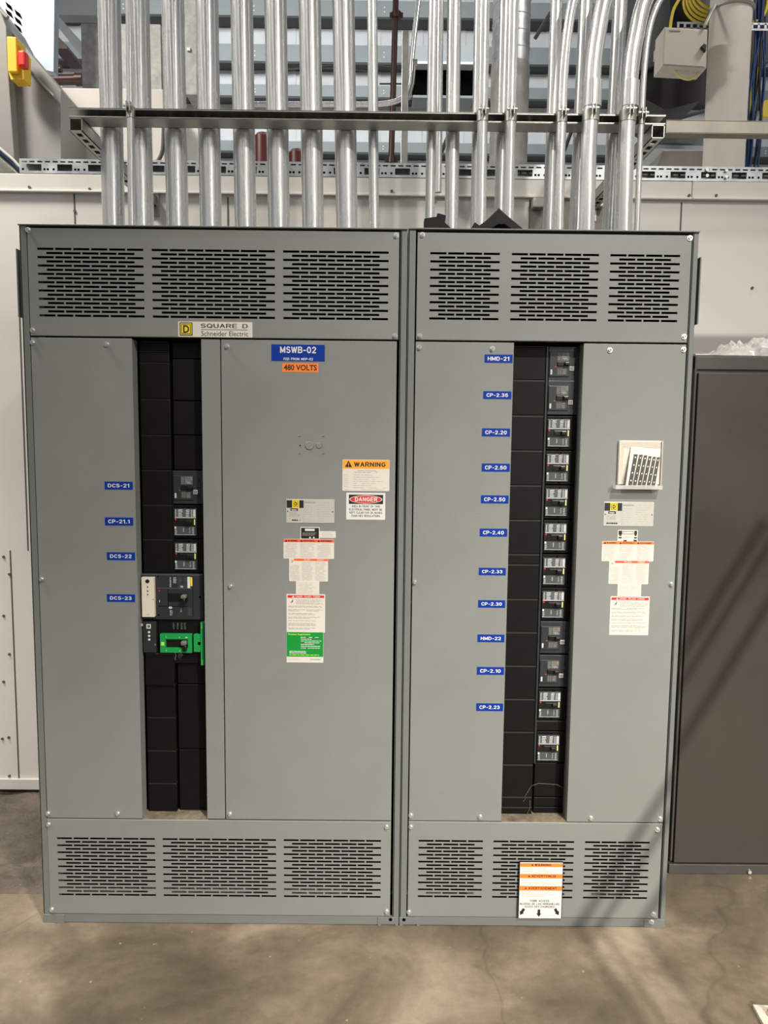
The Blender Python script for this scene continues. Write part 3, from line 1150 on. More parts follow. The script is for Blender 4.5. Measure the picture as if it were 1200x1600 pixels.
g.lines(785, 172, 822, 300, 10, 'label_grey', 1, .9, .5)
g.rect(826, 168, 860, 308, 'bright_white', 1)
g.rect(864, 172, 888, 282, 'yellow', 1)
g.build('rating_label', bg)
g = Face(0, 0, 1, 1, YB - 0.0005, 0.0006); g.w, g.p = f.w, f.p
g.solid(272, 168, 428, 660, 'off_white', 0.018, 0.0015)
g.t = 0.0188
g.ellipse(348, 215, 26, 24, 'ink', 1)
for y_ in (286, 336, 380): g.ellipse(349, y_, 9, 10, 'ink', 1, 14)
g.rect(405, 436, 428, 442, 'ink', 1)
g.lines(335, 618, 365, 632, 1, 'ink_soft', 1, 1, .7)
g.build('trip_unit', bg, 'off-white trip unit plate with four round ports')
g = Face(0, 0, 1, 1, YB - 0.0005, 0.0006); g.w, g.p = f.w, f.p
g.solid(585, 372, 830, 470, 'toggle_black', 0.004, 0.001)
g.solid(760, 380, 828, 425, 'toggle_grey', 0.026, 0.004)
g.solid(775, 425, 815, 498, 'toggle_black', 0.022, 0.004)
g.build('toggle_handle', bg)
g = Face(0, 0, 1, 1, YB + 0.02, 0.0006); g.w, g.p = f.w, f.p
g.solid(222, 175, 270, 660, 'black_plastic', 0.012, 0.001)
g.solid(242, 184, 266, 212, 'label_white', 0.016, 0.0005)
for y_ in (330, 480): g.solid(228, y_, 262, y_ + 25, 'edge_plastic', 0.018, 0.001)
g.build('side_clip', bg)

# breaker with green retaining frame
YG = MY - 0.006
pg = (245, 710, 1022, 1255)
a, c = px8(245, 710), px8(1022, 1255)
wg = WR(a[0], a[1], c[0], c[1], YG)
g = wface(*wg, YG, pg)
x0, x1, z1, z0 = wg
g.box(g.X(450), x1, YG + 0.004, YG + 0.05, z0, z1, 'black_plastic', 0.002)
g.box(x0, g.X(450), YG + 0.006, YG + 0.05, g.Z(1125), z1, 'black_plastic', 0.002)
g.Y = YG + 0.0045
for x_ in (640, 690, 740, 780):
    g.lines(x_, 745, x_ + 26, 830, 7, 'label_tan', 1, .9, .4, .4)
g.lines(655, 1120, 680, 1215, 6, 'label_white', 1, .9, .4, .4)
g.lines(700, 1120, 765, 1210, 6, 'label_tan', 1, .7, .4, .4)
bgr = g.build('circuit_breaker', LB, 'black breaker held by a bright green frame')
h = wface(*wg, YG, pg)
h.solid(285, 722, 445, 1105, 'slate_plastic', 0.012, 0.001)
h.t = 0.0126
h.rect(330, 752, 384, 808, 'bright_white', 1)
h.rect(342, 764, 374, 796, 'label_grey', 2)
for y_ in (852, 898, 944): h.ellipse(360, y_, 15, 14, 'bright_white', 1, 14)
h.ellipse(434, 1005, 8, 12, 'label_tan', 1, 12)
h.t = 0.0006
h.solid(258, 755, 282, 780, 'label_white', 0.01, 0.0005)
h.build('trip_unit', bgr, 'dark trip unit with one square and three round white marks')
h = wface(*wg, YG, pg)
for r_ in ((498, 870, 892, 935), (498, 1040, 892, 1102), (498, 935, 568, 1040), (842, 935, 892, 1040)):
    h.solid(*r_, 'breaker_green', 0.016, 0.0008)
h.t = 0.0168
for x_, y_ in ((575, 906), (740, 908), (575, 1072), (742, 1074)): h.ellipse(x_, y_, 6, 7, 'lime', 1, 10)
h.rect(812, 903, 842, 915, 'lime', 1)
h.rect(512, 968, 552, 1012, 'lime', 1)
h.rect(512, 968, 552, 1012, 'bright_white', 0.5)
h.build('retaining_frame', bgr, 'bright green plastic frame around the toggle')
h = wface(*wg, YG, pg)
h.solid(915, 872, 1010, 1090, 'breaker_green', 0.016, 0.001)
h.solid(1005, 715, 1048, 1252, 'breaker_green', 0.020, 0.001)
h.t = 0.0168
h.ellipse(985, 982, 20, 22, 'void', 1, 18)
h.t = 0.0208
h.lines(1018, 730, 1036, 800, 6, 'lime', 1, 1, .4, .3)
h.lines(1018, 1180, 1036, 1245, 6, 'lime', 1, 1, .4, .3)
h.build('locking_bracket', bgr, 'bright green plastic bracket at the right edge')
h = wface(*wg, YG, pg)
h.solid(570, 937, 840, 1040, 'toggle_black', 0.008, 0.001)
h.solid(765, 948, 835, 1000, 'toggle_grey', 0.030, 0.004)
h.solid(780, 1000, 835, 1078, 'toggle_black', 0.026, 0.004)
h.build('toggle_handle', bgr)

# dusty cobweb threads at the foot of the right opening
b = MB()
pts = [(820, 1245), (830, 1228), (842, 1224), (870, 1226), (884, 1233)]
path = [W(x, y, MY - 0.004) for x, y in pts]
b.tube(path, 0.0007, 'dust', 6)
b.tube([W(x, y, MY - 0.004) for x, y in ((822, 1246), (818, 1252))], 0.0005, 'dust', 6)
b.tube([W(x, y, MY - 0.004) for x, y in ((828, 1250), (828, 1262), (822, 1276))], 0.0006, 'dust', 6)
b.tube([W(x, y, MY - 0.004) for x, y in ((829, 1266), (835, 1277))], 0.0005, 'dust', 6)
b.build('cobweb', RB, 'dusty strands across the black fillers')


# ================================================================== LABELS AND STICKERS
def blue_tag(par, txt, x0, y0, x1, y1):
    f = Face(x0, y0, x1, y1, 0.0, 0.0005)
    f.rplate('blue', 0.6)
    f.text(txt, x0 + 5.0, y0 + 3.3, x1 - 5.2, y1 - 3.4, 'bright_white', 1, 0.012)
    f.build('name_label', par, 'blue label reading ' + txt)


for txt, x0, y0, x1, y1 in (('DCS-21', 163.5, 752.5, 207.5, 765), ('CP-21.1', 164, 808.5, 208, 821.2), ('DCS-22', 167, 863, 211, 875.3), ('DCS-23', 167, 928.5, 211, 940.5)):
    blue_tag(lc, txt, x0, y0, x1, y1)
for txt, x0, y0, x1, y1 in (('HMD-21', 757, 554, 801, 567), ('CP-2.36', 755, 611.3, 799, 623.6), ('CP-2.20', 753, 669.4, 797, 682), ('CP-2.60', 752.7, 724.3, 796.6, 737),
                            ('CP-2.50', 751.3, 774, 794.6, 786.7), ('CP-2.40', 749.5, 826, 792.5, 838.4), ('CP-2.33', 748, 887.2, 790.3, 899), ('CP-2.30', 747, 937.8, 789.3, 949.6),
                            ('HMD-22', 746, 991.5, 788, 1003.4), ('CP-2.10', 745, 1042.2, 787.5, 1054.4), ('CP-2.23', 744, 1099, 786, 1111)):
    blue_tag(rc, txt, x0, y0, x1, y1)

f = Face(424, 538.5, 507.5, 564.5, 0, 0.0005)
f.rplate('blue', 0.6)
f.text('MSWB-02', 437.5, 541.6, 494, 551.8, 'bright_white', 1, 0.012)
f.text('FED FROM MDP-02', 443, 559, 489, 563, 'bright_white', 1, 0.012)
f.build('name_label', ld, 'blue header label reading MSWB-02 fed from MDP-02')
f = Face(441, 567.5, 497.7, 581.5, 0, 0.0005)
f.rplate('orange', 0.6)
f.text('480 VOLTS', 443.5, 569.8, 495, 578.8, 'ink', 1, 0.025)
f.build('name_label', ld, 'orange label reading 480 VOLTS')

# maker's plate on the upper vent
f = Face(278.5, 503, 394.5, 527, 0, 0.002)
f.rplate('white', 1.0)
f.rect(281, 504.5, 301, 525, 'ink', 1)
f.rect(282.4, 505.9, 299.6, 523.5, 'yellow', 2)
f.rect(283.6, 507.2, 298.4, 522.2, 'ink', 3)
f.rect(284.6, 508.2, 297.4, 521.2, 'yellow', 4)
f.text('D', 286.6, 508.8, 296, 520.8, 'ink', 5, 0.03)
f.text('SQUARE D', 314, 506.0, 387.5, 512.4, 'ink', 1, 0.0)
f.rect(314.5, 514.8, 387, 515.6, 'ink', 1)
f.text('Schneider Electric', 314.5, 517.4, 388, 525.2, 'ink', 1, 0.0)
f.build('maker_plate', lv, 'white maker plate with a black and yellow square logo')


def tri(f, cx, y0, y1, m, lay=2, half=None, ex=None):
    h = (y1 - y0) * 0.62 if half is None else half
    f.poly([(cx, y0), (cx - h, y1), (cx + h, y1)], m, lay)
    if ex:
        f.rect(cx - h * .1, y0 + (y1 - y0) * .38, cx + h * .1, y0 + (y1 - y0) * .72, ex, lay + 1)
        f.rect(cx - h * .1, y0 + (y1 - y0) * .80, cx + h * .1, y0 + (y1 - y0) * .90, ex, lay + 1)


f = Face(535, 718.3, 608.5, 767.2, 0, 0.0004)
f.rplate('white', 1.2)
f.rect(535.4, 719, 608, 732.3, 'amber', 1)
tri(f, 544.5, 720, 730, 'ink', 2, 5.6, 'amber')
f.text('WARNING', 553, 722, 602.5, 729.3, 'ink', 2, 0.02)
f.lines(553, 734.6, 592, 739.4, 2, 'ink_grey', 1, .95, .35, .1)
f.lines(537.5, 741, 545, 762, 7, 'ink_soft', 1, .9, .3, .2)
f.lines(552, 741, 606, 764, 7, 'ink_soft', 1, .9, .3, .5)
f.lines(537.5, 764, 605, 766, 1, 'ink_soft', 1, .6, .4, .1)
f.build('warning_sticker', ld, 'white sticker with amber WARNING header')
f = Face(541, 770, 602, 812, 0, 0.0004)
f.rplate('bright_white', 0.8)
f.rect(545, 773, 598.5, 787.5, 'ink', 1)
f.ellipse(571.6, 780.2, 25.8, 6.3, 'bright_white', 2)
f.ellipse(571.6, 780.2, 24.6, 5.5, 'red', 3)
f.text('DANGER', 554.5, 776.9, 589.5, 783.4, 'bright_white', 4, 0.015)
for i, (t_, a_, b2) in enumerate((('AREA IN FRONT OF THIS', 549.5, 593.5), ('ELECTRICAL PANEL MUST BE', 545.5, 597), ('KEPT CLEAR FOR 36 INCHES', 546, 597), ('OSHA NEC REGULATIONS', 549, 594))):
    f.text(t_, a_, 789.5 + i * 4.95, b2, 792.8 + i * 4.95, 'ink', 1, 0.01)
f.build('danger_sticker', ld, 'white sticker with red oval DANGER heading')


def nameplate(par, x0, y0, x1, y1):
    f = Face(x0, y0, x1, y1, 0, 0.0012)
    f.plate('plate_metal', 0.0004)
    w_, h_ = x1 - x0, y1 - y0
    X = lambda u: x0 + u * w_
    Y = lambda v: y0 + v * h_
    f.rect(X(.01), Y(.05), X(.36), Y(.37), 'ink', 1)
    f.rect(X(.125), Y(.03), X(.27), Y(.37), 'yellow', 2)
    f.rect(X(.145), Y(.07), X(.25), Y(.33), 'ink', 3)
    f.rect(X(.155), Y(.09), X(.24), Y(.31), 'yellow', 4)
    f.text('D', X(.17), Y(.12), X(.23), Y(.28), 'ink', 5, 0.06)
    f.rect(X(.09), Y(.39), X(.24), Y(.50), 'ink', 1)
    f.lines(X(.11), Y(.40), X(.22), Y(.50), 1, 'plate_metal', 2, 1, .6, .1)
    f.rect(X(.365), Y(.06), X(.369), Y(.97), 'ink_grey', 1)
    f.rect(X(.03), Y(.80), X(.36), Y(.805), 'ink_grey', 1)
    f.lines(X(.06), Y(.54), X(.30), Y(.74), 4, 'ink_grey', 1, .9, .4, .3)
    f.lines(X(.06), Y(.84), X(.30), Y(.92), 1, 'ink', 1, .9, .7, .1)
    f.lines(X(.38), Y(.08), X(.62), Y(.17), 1, 'ink_grey', 1, .9, .7, .1)
    f.lines(X(.38), Y(.24), X(.60), Y(.95), 8, 'ink_soft', 1, .8, .35, .4)
    f.lines(X(.64), Y(.10), X(.96), Y(.95), 9, 'ink_soft', 1, .8, .35, .4)
    for u in (.03, .965): f.ellipse(X(u), Y(.52), 1.0, 1.0, 'ink', 1, 10)
    f.build('nameplate', par, 'metal rating nameplate with black and yellow square logo')


nameplate(ld, 447.3, 780, 522.5, 817)
nameplate(rd, 943.2, 784.3, 1021.2, 822)


def listing(par, x0, y0, x1, y1, dark=True):
    f = Face(x0, y0, x1, y1, 0, 0.0004)
    f.rplate('white', 1)
    w_, h_ = x1 - x0, y1 - y0
    X = lambda u: x0 + u * w_
    Y = lambda v: y0 + v * h_
    f.rect(X(.04), Y(.07), X(.96), Y(.95), 'ink' if dark else 'white', 1)
    if not dark:
        for r_ in ((.04, .07, .22, .40), (.82, .07, .96, .40), (.08, .40, .18, .52), (.84, .40, .94, .5), (.05, .6, .20, .72), (.82, .6, .96, .72), (.30, .85, .46, .97), (.8, .82, .96, .97)):
            f.rect(X(r_[0]), Y(r_[1]), X(r_[2]), Y(r_[3]), 'ink', 2)
        f.rect(X(.26), Y(.10), X(.78), Y(.36), 'ink_soft', 1)
        f.rect(X(.28), Y(.14), X(.76), Y(.32), 'white', 2)
        f.lines(X(.25), Y(.5), X(.78), Y(.75), 3, 'ink_red', 2, .9, .4, .2)
    else:
        f.rect(X(.24), Y(.13), X(.74), Y(.32), 'white', 2)
        f.lines(X(.1), Y(.44), X(.9), Y(.72), 4, 'ink_grey', 2, .9, .4, .2)
        for u in (.5, .7): f.ellipse(X(u), Y(.86), 1.5, 1.4, 'white', 2, 12)
    f.build('listing_label', par, 'small black and white listing label')


listing(ld, 469.3, 823.5, 499.5, 842.5)
listing(rd, 965, 828, 996.3, 846.5, False)
f = Face(499.3, 830, 524.6, 840.5, 0, 0.0004)
f.rplate('white', .3)
f.lines(502, 832, 522, 839, 3, 'ink_soft', 1, .9, .35, .2)
f.build('listing_label', ld, 'small white paper label')


def threecol(par, x0, y0, x1, y1, hdr, hx0, hy1, red=False, man=False):
    f = Face(x0, y0, x1, y1, 0, 0.0004 if not man else 0.0003)
    f.rplate('white', 1)
    w_ = x1 - x0
    f.rect(hx0, y0 + 0.5, x1 - 0.2, hy1, hdr, 1)
    cols = ((x0 + w_ * .03, x0 + w_ * .29), (x0 + w_ * .33, x0 + w_ * .63), (x0 + w_ * .67, x0 + w_ * .97))
    for k, (a_, b_) in enumerate(cols):
        if not man:
            tri(f, a_ + 2.0, y0 + 1, hy1 - .6, 'ink', 2)
            f.text(('WARNING', 'ADVERTENCIA', 'AVERTISSEMENT')[k], a_ + 4.5, y0 + 1.3, b_ - 1, hy1 - 0.8, 'ink', 2, 0.02)
        elif k:
            f.text(('PELIGRO', 'DANGER')[k - 1], a_ + 3, y0 + 0.9, b_ - 5, hy1 - 0.6, 'white', 2, 0.0)
        yy = hy1 + (1.2 if not (man and k == 0) else 6)
        f.lines(a_, yy, b_, y1 - 1.2, int((y1 - yy) / 1.55), 'ink_soft', 1, .92, .42, .25)
    if man:
        f.lines(x0 + 3, y0 + 2, x0 + 7, y0 + 7, 3, 'ink', 1, .8, .4)
    f.build('warning_sticker', par, 'white three-column sticker with %s header' % ('orange' if not man else 'red-orange'))


threecol(ld, 443, 842.3, 522, 873, 'red_orange', 443.2, 847.2)
threecol(rd, 940.3, 845.8, 1021.4, 877, 'orange', 941, 850.5)
threecol(ld, 451.8, 872.6, 512.5, 908.3, 'red_orange', 459.3, 876.3, man=True)
threecol(rd, 951.3, 875.8, 1013.5, 912.6, 'red_orange', 960, 879.8, man=True)
for par, (x0, y0, x1, y1) in ((ld, (462.5, 908, 499, 929)), (rd, (964.8, 912, 1001.8, 932.6))):
    f = Face(x0, y0, x1, y1, 0, 0.0004)
    f.rplate('white', .5)
    f.lines(x0 + 3, y0 + 2, x1 - 2, y1 - 2, 9, 'ink_soft', 1, .9, .3, .3)
    f.build('listing_label', par, 'plain white label with faint print')


def danger(par, x0, y0, x1, y1):
    f = Face(x0, y0, x1, y1, 0, 0.0004)
    f.rplate('white', 1)
    f.rect(x0 + 1.5, y0 + 1.8, x1 - 1.5, y0 + 5.8, 'red', 1)
    tri(f, x0 + 10.5, y0 + 2.2, y0 + 5.3, 'white', 2)
    f.text('DANGER  PELIGRO  DANGER', x0 + 14, y0 + 2.6, x1 - 8, y0 + 5.1, 'white', 2, 0.01)
    # struck figure
    f.poly([(x0 + 4, y0 + 14), (x0 + 8.5, y0 + 11), (x0 + 9.3, y0 + 9), (x0 + 10, y0 + 8.6), (x0 + 10.2, y0 + 10.4), (x0 + 8.9, y0 + 13), (x0 + 6.8, y0 + 15.2), (x0 + 8, y0 + 12)], 'ink', 1)
    f.poly([(x0 + 7, y0 + 7), (x0 + 11, y0 + 7.5), (x0 + 12, y0 + 9), (x0 + 10.6, y0 + 8.2)], 'ink_grey', 1)
    f.lines(x0 + 14.5, y0 + 8, x1 - 2, y0 + 16.5, 5, 'ink_grey', 1, .92, .35, .2)
    yy = y0 + 18
    for n in (2, 2, 2, 2, 1, 3, 2):
        f.lines(x0 + 2.5, yy, x1 - 3, yy + 1.7 * n, n, 'ink_grey', 1, .93, .4, .25)
        yy += 1.7 * n + 2.3
    f.build('danger_sticker', par, 'white sticker with red DANGER header and struck figure')


danger(ld, 447.8, 928.3, 508, 988.3)
danger(rd, 952.8, 931.8, 1014, 992.3)
f = Face(447.8, 987.8, 505.3, 1035.2, 0, 0.0004)
f.rplate('white', .5)
f.rect(448, 988, 505, 1026, 'green', 1)
f.text('Product Registration', 450.5, 989.8, 485, 993, 'lime', 2, 0.03)
f.lines(470, 994.6, 502, 1014, 7, 'bright_white', 2, .9, .35, .5)
f.lines(452, 1016.5, 480, 1021.5, 2, 'bright_white', 2, .95, .5, .2)
f.lines(452, 1022.3, 500, 1024.2, 1, 'lime', 2, .95, .6, .1)
f.lines(450, 1028.5, 475, 1032, 2, 'ink_soft', 1, .9, .3, .2)
f.text('Schneider', 484.5, 1028.4, 501.5, 1031.2, 'green', 1, 0.0)
f.build('registration_sticker', ld, 'green product registration sticker with white foot')

# ================================================================== LOOSE THINGS ON THE RIGHT BOARD
# document holder: ribbed white back, clear lip
YH = -0.0006
x0, x1, z1, z0 = WR(965.5, 688.5, 1034, 757, YH - 0.004)
H = thing('document_holder', 'small white ribbed holder with clear lip on the right door', 'holder', ((x0 + x1) / 2, 0, z0))
b = MB()
b.box(x0, x1, -0.004, -0.0002, z0, z1, 'white', 0.001)
k = z1 - 0.004
while k > z1 - 0.022:
    b.box(x0 + 0.004, x1 - 0.004, -0.0052, -0.004, k - 0.0012, k, 'off_white'); k -= 0.0034
k = z1 - 0.026
while k > z0 + 0.01:
    b.box(x0 + 0.005, x0 + 0.018, -0.0050, -0.004, k - 0.0010, k, 'off_white'); k -= 0.0030
for xs in (x0 + 0.001, x1 - 0.003): b.box(xs, xs + 0.002, -0.012, -0.004, z0, z1, 'white')
b.build('back_plate', H)
b = MB()
xl0, xl1, zl1, zl0 = WR(962, 755, 1035, 764, -0.03)
b.box(xl0, xl1, -0.032, -0.0305, zl0, zl0 + 0.012, 'clear', 0.0004)
b.box(xl0, xl1, -0.032, -0.0002, zl0 - 0.0015, zl0, 'clear', 0.0004)
b.box(xl0, xl0 + 0.001, -0.032, -0.0002, zl0, zl0 + 0.012, 'clear')
b.box(xl1 - 0.001, xl1, -0.032, -0.0002, zl0, zl0 + 0.012, 'clear')
b.build('clear_lip', H)
# the leaning card of black marker strips
def hp(x, y): return 920 + x / 8.57, 670 + y / 8.57
def cardp(x, y):      # card leans: foot stands out on the lip, head rests on the back plate
    t_ = (780 - y) / 540.0
    Yd = -0.028 + 0.020 * min(1, max(0, t_))
    q = hp(x, y)
    return W(q[0], q[1], Yd)


b = MB()
cs = [(565, 240), (960, 275), (915, 785), (495, 760)]
P4 = [cardp(*c) for c in cs]
back = [p + Vector((0, 0.0012, 0)) for p in P4]
b.add(P4 + back, [(0, 1, 2, 3), (7, 6, 5, 4), (0, 4, 5, 1), (1, 5, 6, 2), (2, 6, 7, 3), (3, 7, 4, 0)], 'off_white')
tops = [(605, 655, 340), (675, 722, 346), (738, 782, 355), (800, 840, 366), (858, 898, 374), (912, 950, 380)]
bots = [(525, 575, 762), (583, 635, 767), (648, 698, 770), (706, 755, 772), (770, 820, 776), (832, 882, 782)]
for (a0, a1, ty), (b0, b1, by) in zip(tops, bots):
    qs = [cardp(a0, ty), cardp(a1, ty), cardp(b1, by), cardp(b0, by)]
    fr = [q + Vector((0, -0.0016, 0)) for q in qs]
    b.add(fr + qs, [(0, 1, 2, 3), (0, 4, 5, 1), (1, 5, 6, 2), (2, 6, 7, 3), (3, 7, 4, 0)], 'ink')
    for k in range(4):
        t_ = 0.10 + k * 0.245
        c0 = fr[0].lerp(fr[3], t_).lerp(fr[1].lerp(fr[2], t_), 0.5)
        u_, v_ = (fr[1] - fr[0]) * 0.16, (fr[3] - fr[0]) * 0.022
        n_ = Vector((0, -0.0002, 0))
        b.add([c0 - u_ - v_ + n_, c0 + u_ - v_ + n_, c0 + u_ + v_ + n_, c0 - u_ + v_ + n_], [(0, 1, 2, 3)], 'off_white')
o = b.build('marker_card')
tag(o, 'tilted cream card of six black marker strips standing in the white holder', 'card')

# fork access card hanging at the lower vent
CX = (811.5, 1347.5, 878, 1434.5)
f = Face(*CX, -0.010, 0.0008)
def c6(x, y): return 780 + x / 4.286, 1260 + y / 4.286
f.rplate('bright_white', 0.8)
def R6(x0_, y0_, x1_, y1_, m_, lay=1):
    a_, b_ = c6(x0_, y0_), c6(x1_, y1_)
    f.rect(a_[0], a_[1], b_[0], b_[1], m_, lay)
R6(134, 380, 420, 404, 'orange'); R6(134, 452, 420, 480, 'orange'); R6(134, 532, 420, 562, 'orange')
for t_, a_, y_, b_ in (('WARNING', (232, 383), 0, (343, 398)), ('ADVERTENCIA', (212, 457), 0, (377, 473)), ('AVERTISSEMENT', (195, 538), 0, (385, 554)),
                       ('FORK ACCESS', (210, 624), 0, (336, 638)), ('ACCESO DE LAS HORQUILLAS', (140, 644), 0, (405, 658)), ('ACCES DES FOURCHES', (172, 664), 0, (374, 676))):
    p_, q_ = c6(*a_), c6(*b_)
    f.text(t_, p_[0], p_[1], q_[0], q_[1], 'ink' if 'ACC' not in t_ else 'ink', 2, 0.02 if a_[1] < 600 else -0.004)
for x_, y_ in ((217, 390), (197, 465), (177, 546)):
    p_ = c6(x_, y_)
    tri(f, p_[0], p_[1] - 1.5, p_[1] + 1.5, 'ink', 2, 2.0)
for y_ in (410, 486, 568):
    p_, q_ = c6(150, y_), c6(405, y_ + 38)
    f.lines(p_[0], p_[1], q_[0], q_[1], 4, 'ink_soft', 1, .9, .3, .4)
def arrow(cx, cy, ang):
    pts = [(-9, -24), (9, -24), (9, 2), (17, 2), (0, 26), (-17, 2), (-9, 2)]
    ca, sa = math.cos(ang), math.sin(ang)
    f.poly([c6(cx + x * ca - y * sa, cy + x * sa + y * ca) for x, y in pts], 'ink', 1)
arrow(157, 705, 0.55); arrow(270, 713, 0); arrow(390, 704, -0.55)
f.box(f.w[0], f.w[1], -0.010, -0.0004, f.w[2] - 0.002, f.w[2], 'ink')
f.box(f.w[0] - 0.002, f.w[0], -0.011, -0.002, f.w[3], f.w[2], 'ink')
f.box(f.w[1], f.w[1] + 0.002, -0.011, -0.002, f.w[3], f.w[2], 'ink')
o = f.build('warning_card')
tag(o, 'white and orange fork access card hung on the lower right vent', 'card')

# ================================================================== CONDUITS AND RACK
RKF, RKM, RKB = 0.100, 0.1375, 0.175      # rack front, middle, back
RZ0, RZ1 = 2.681, 2.712
PTOP = 4.6


def collar(par, c, r, z0, z1, m='zinc'):
    b = MB().cyl((c.x, c.y, z0), (c.x, c.y, z1), r, m, 32)
    b.build('coupling', par)


def conduit(label, xb, yb, xt, yt, d, Y, group, zlow=None, clamp=False, path=None, coupling=None, rad=None):
    """straight length through two picture points at depth Y"""
    if path is None:
        p, q = W(xb, yb, Y), W(xt, yt, Y)
        k = (q.x - p.x) / (q.z - p.z)
        z0 = ZT + 0.003 if zlow is None else zlow
        pts = [Vector((p.x + k * (z - p.z), Y, z)) for z in (z0, (z0 + PTOP) / 2, PTOP)]
    else:
        pts = path
    b = MB().tube(pts, d / 2, 'zinc', 40 if d > .03 else 24)
    if zlow is None:
        b.cyl(pts[0], pts[0] + Vector((0, 0, 0.010)), d / 2 + 0.004, 'strut_zinc', 32)
    o = b.build('conduit')
    tag(o, label, 'conduit', group)
    if clamp:
        zc = (RZ0 + RZ1) / 2
        k = min(range(len(pts) - 1), key=lambda i: abs((pts[i].z + pts[i + 1].z) / 2 - zc))
        t_ = (zc - pts[k].z) / (pts[k + 1].z - pts[k].z)
        c = pts[k].lerp(pts[k + 1], t_)
        r = d / 2
        b = MB()
        b.cyl((c.x, c.y, zc - 0.020), (c.x, c.y, zc + 0.014), r + 0.0022, 'strut_zinc', 32)
        for s_ in (-1, 1):
            b.box(c.x + s_ * 0.0055 - 0.0015, c.x + s_ * 0.0055 + 0.0015, c.y - r - 0.018, c.y - r + 0.004, zc - 0.008, zc + 0.024, 'strut_zinc', 0.001)
        b.cyl((c.x - 0.016, c.y - r - 0.009, zc + 0.010), (c.x + 0.016, c.y - r - 0.009, zc + 0.010), 0.0045, 'screw_zinc', 10)
        b.build('pipe_clamp', o)
    if coupling:
        za, zb_ = W(coupling[0], coupling[1], Y).z, W(coupling[0], coupling[2], Y).z
        c = min(pts, key=lambda q: abs(q.z - (za + zb_) / 2))
        pa = W(coupling[0], coupling[1], Y)
        collar(o, Vector((W(coupling[0], (coupling[1] + coupling[2]) / 2, Y).x, Y, 0)), d / 2 + 0.0035, zb_, za)
    return o


ordn = ['first', 'second', 'third', 'fourth', 'fifth', 'sixth', 'seventh', 'eighth']
big = [(177.5, 345, 170.5, 2), (223, 345, 215.5, 2), (277.5, 345, 270, 2), (329.5, 345, 323.5, 2), (383.8, 345, 377.5, 2), (436, 345, 430.5, 2), (489, 345, 484, 2), (542, 345, 536.5, 2)]
for i, (xb, yb, xt, yt) in enumerate(big):
    conduit('thick straight galvanized conduit behind the rack, %s from the left of eight' % ordn[i], xb, yb, xt, yt, 0.0735, RKB + 0.037, 'thick conduits above the left board')
conduit('thin galvanized conduit clamped to the rack front at far left', 206, 345, 202, 2, 0.0235, RKF - 0.012, 'thin conduits', clamp=True)
conduit('thin galvanized conduit right of the eight thick ones', 584.5, 345, 581.5, 2, 0.0335, RKB + 0.017, 'thin conduits')
conduit('thin straight conduit at the left end of the right group, behind the rack', 671.5, 335, 677, 2, 0.031, RKB + 0.016, 'thin conduits')
conduit('medium straight conduit left of the middle pair, behind the rack', 705.5, 335, 710, 2, 0.046, RKB + 0.023, 'medium conduits')
conduit('straight conduit partly hidden behind the left clamped one of the middle pair', 744, 330, 750, 2, 0.037, RKB + 0.019, 'medium conduits')
conduit('straight conduit clamped to the rack, left of the middle pair', 751.5, 335, 757, 2, 0.033, RKF - 0.0165, 'clamped conduits', clamp=True)
conduit('straight conduit partly hidden behind the right clamped one of the middle pair', 781, 320, 789, 2, 0.037, RKB + 0.019, 'medium conduits')
conduit('straight conduit clamped to the rack, right of the middle pair', 794.5, 335, 802, 2, 0.034, RKF - 0.017, 'clamped conduits', clamp=True)
conduit('straight conduit behind the leftmost bent one', 857.5, 345, 870, 2, 0.040, RKB + 0.020, 'medium conduits')
conduit('straight conduit behind the second bent one', 900, 345, 916, 2, 0.046, RKB + 0.023, 'medium conduits')
conduit('straight conduit behind the third bent one', 952, 345, 969, 2, 0.047, RKB + 0.024, 'medium conduits')
o = conduit('slim far conduit behind the thin one at the right group', 685, 280, 688, 2, 0.028, 0.885, 'thin conduits', zlow=2.70)


def smooth(pts, n=6):
    out = []
    P_ = [2 * pts[0] - pts[1]] + pts + [2 * pts[-1] - pts[-2]]
    for i in range(1, len(P_) - 2):
        a, b, c, d = P_[i - 1:i + 3]
        for k in range(n):
            t_ = k / n
            out.append(0.5 * ((2 * b) + (c - a) * t_ + (2 * a - 5 * b + 4 * c - d) * t_ * t_ + (3 * b - a - 3 * c + d) * t_ ** 3))
    out.append(pts[-1])
    return out


def bent(label, pp, d, Y, ext, clamp=True, coupling=None):
    pts = [W(x, y, Y) for x, y in pp]
    pts[0] = Vector((pts[0].x, Y, ZT + 0.003))
    t_ = (pts[-1] - pts[-2]).normalized()
    # the sweep goes on rightwards and a little towards the aisle above the frame
    p = pts[-1]
    ang = math.atan2(t_.x, t_.z)
    for k in range(ext):
        ang = min(ang + 0.13, 1.05)
        p = p + Vector((math.sin(ang) * 0.11, 0.0, math.cos(ang) * 0.11))
        pts.append(p)
    pts.append(p + Vector((math.sin(ang) * 2.6, 0.0, math.cos(ang) * 2.6)))
    sp = smooth(pts)
    return conduit(label, 0, 0, 0, 0, d, Y, 'bent conduits', clamp=clamp, path=sp, coupling=coupling)


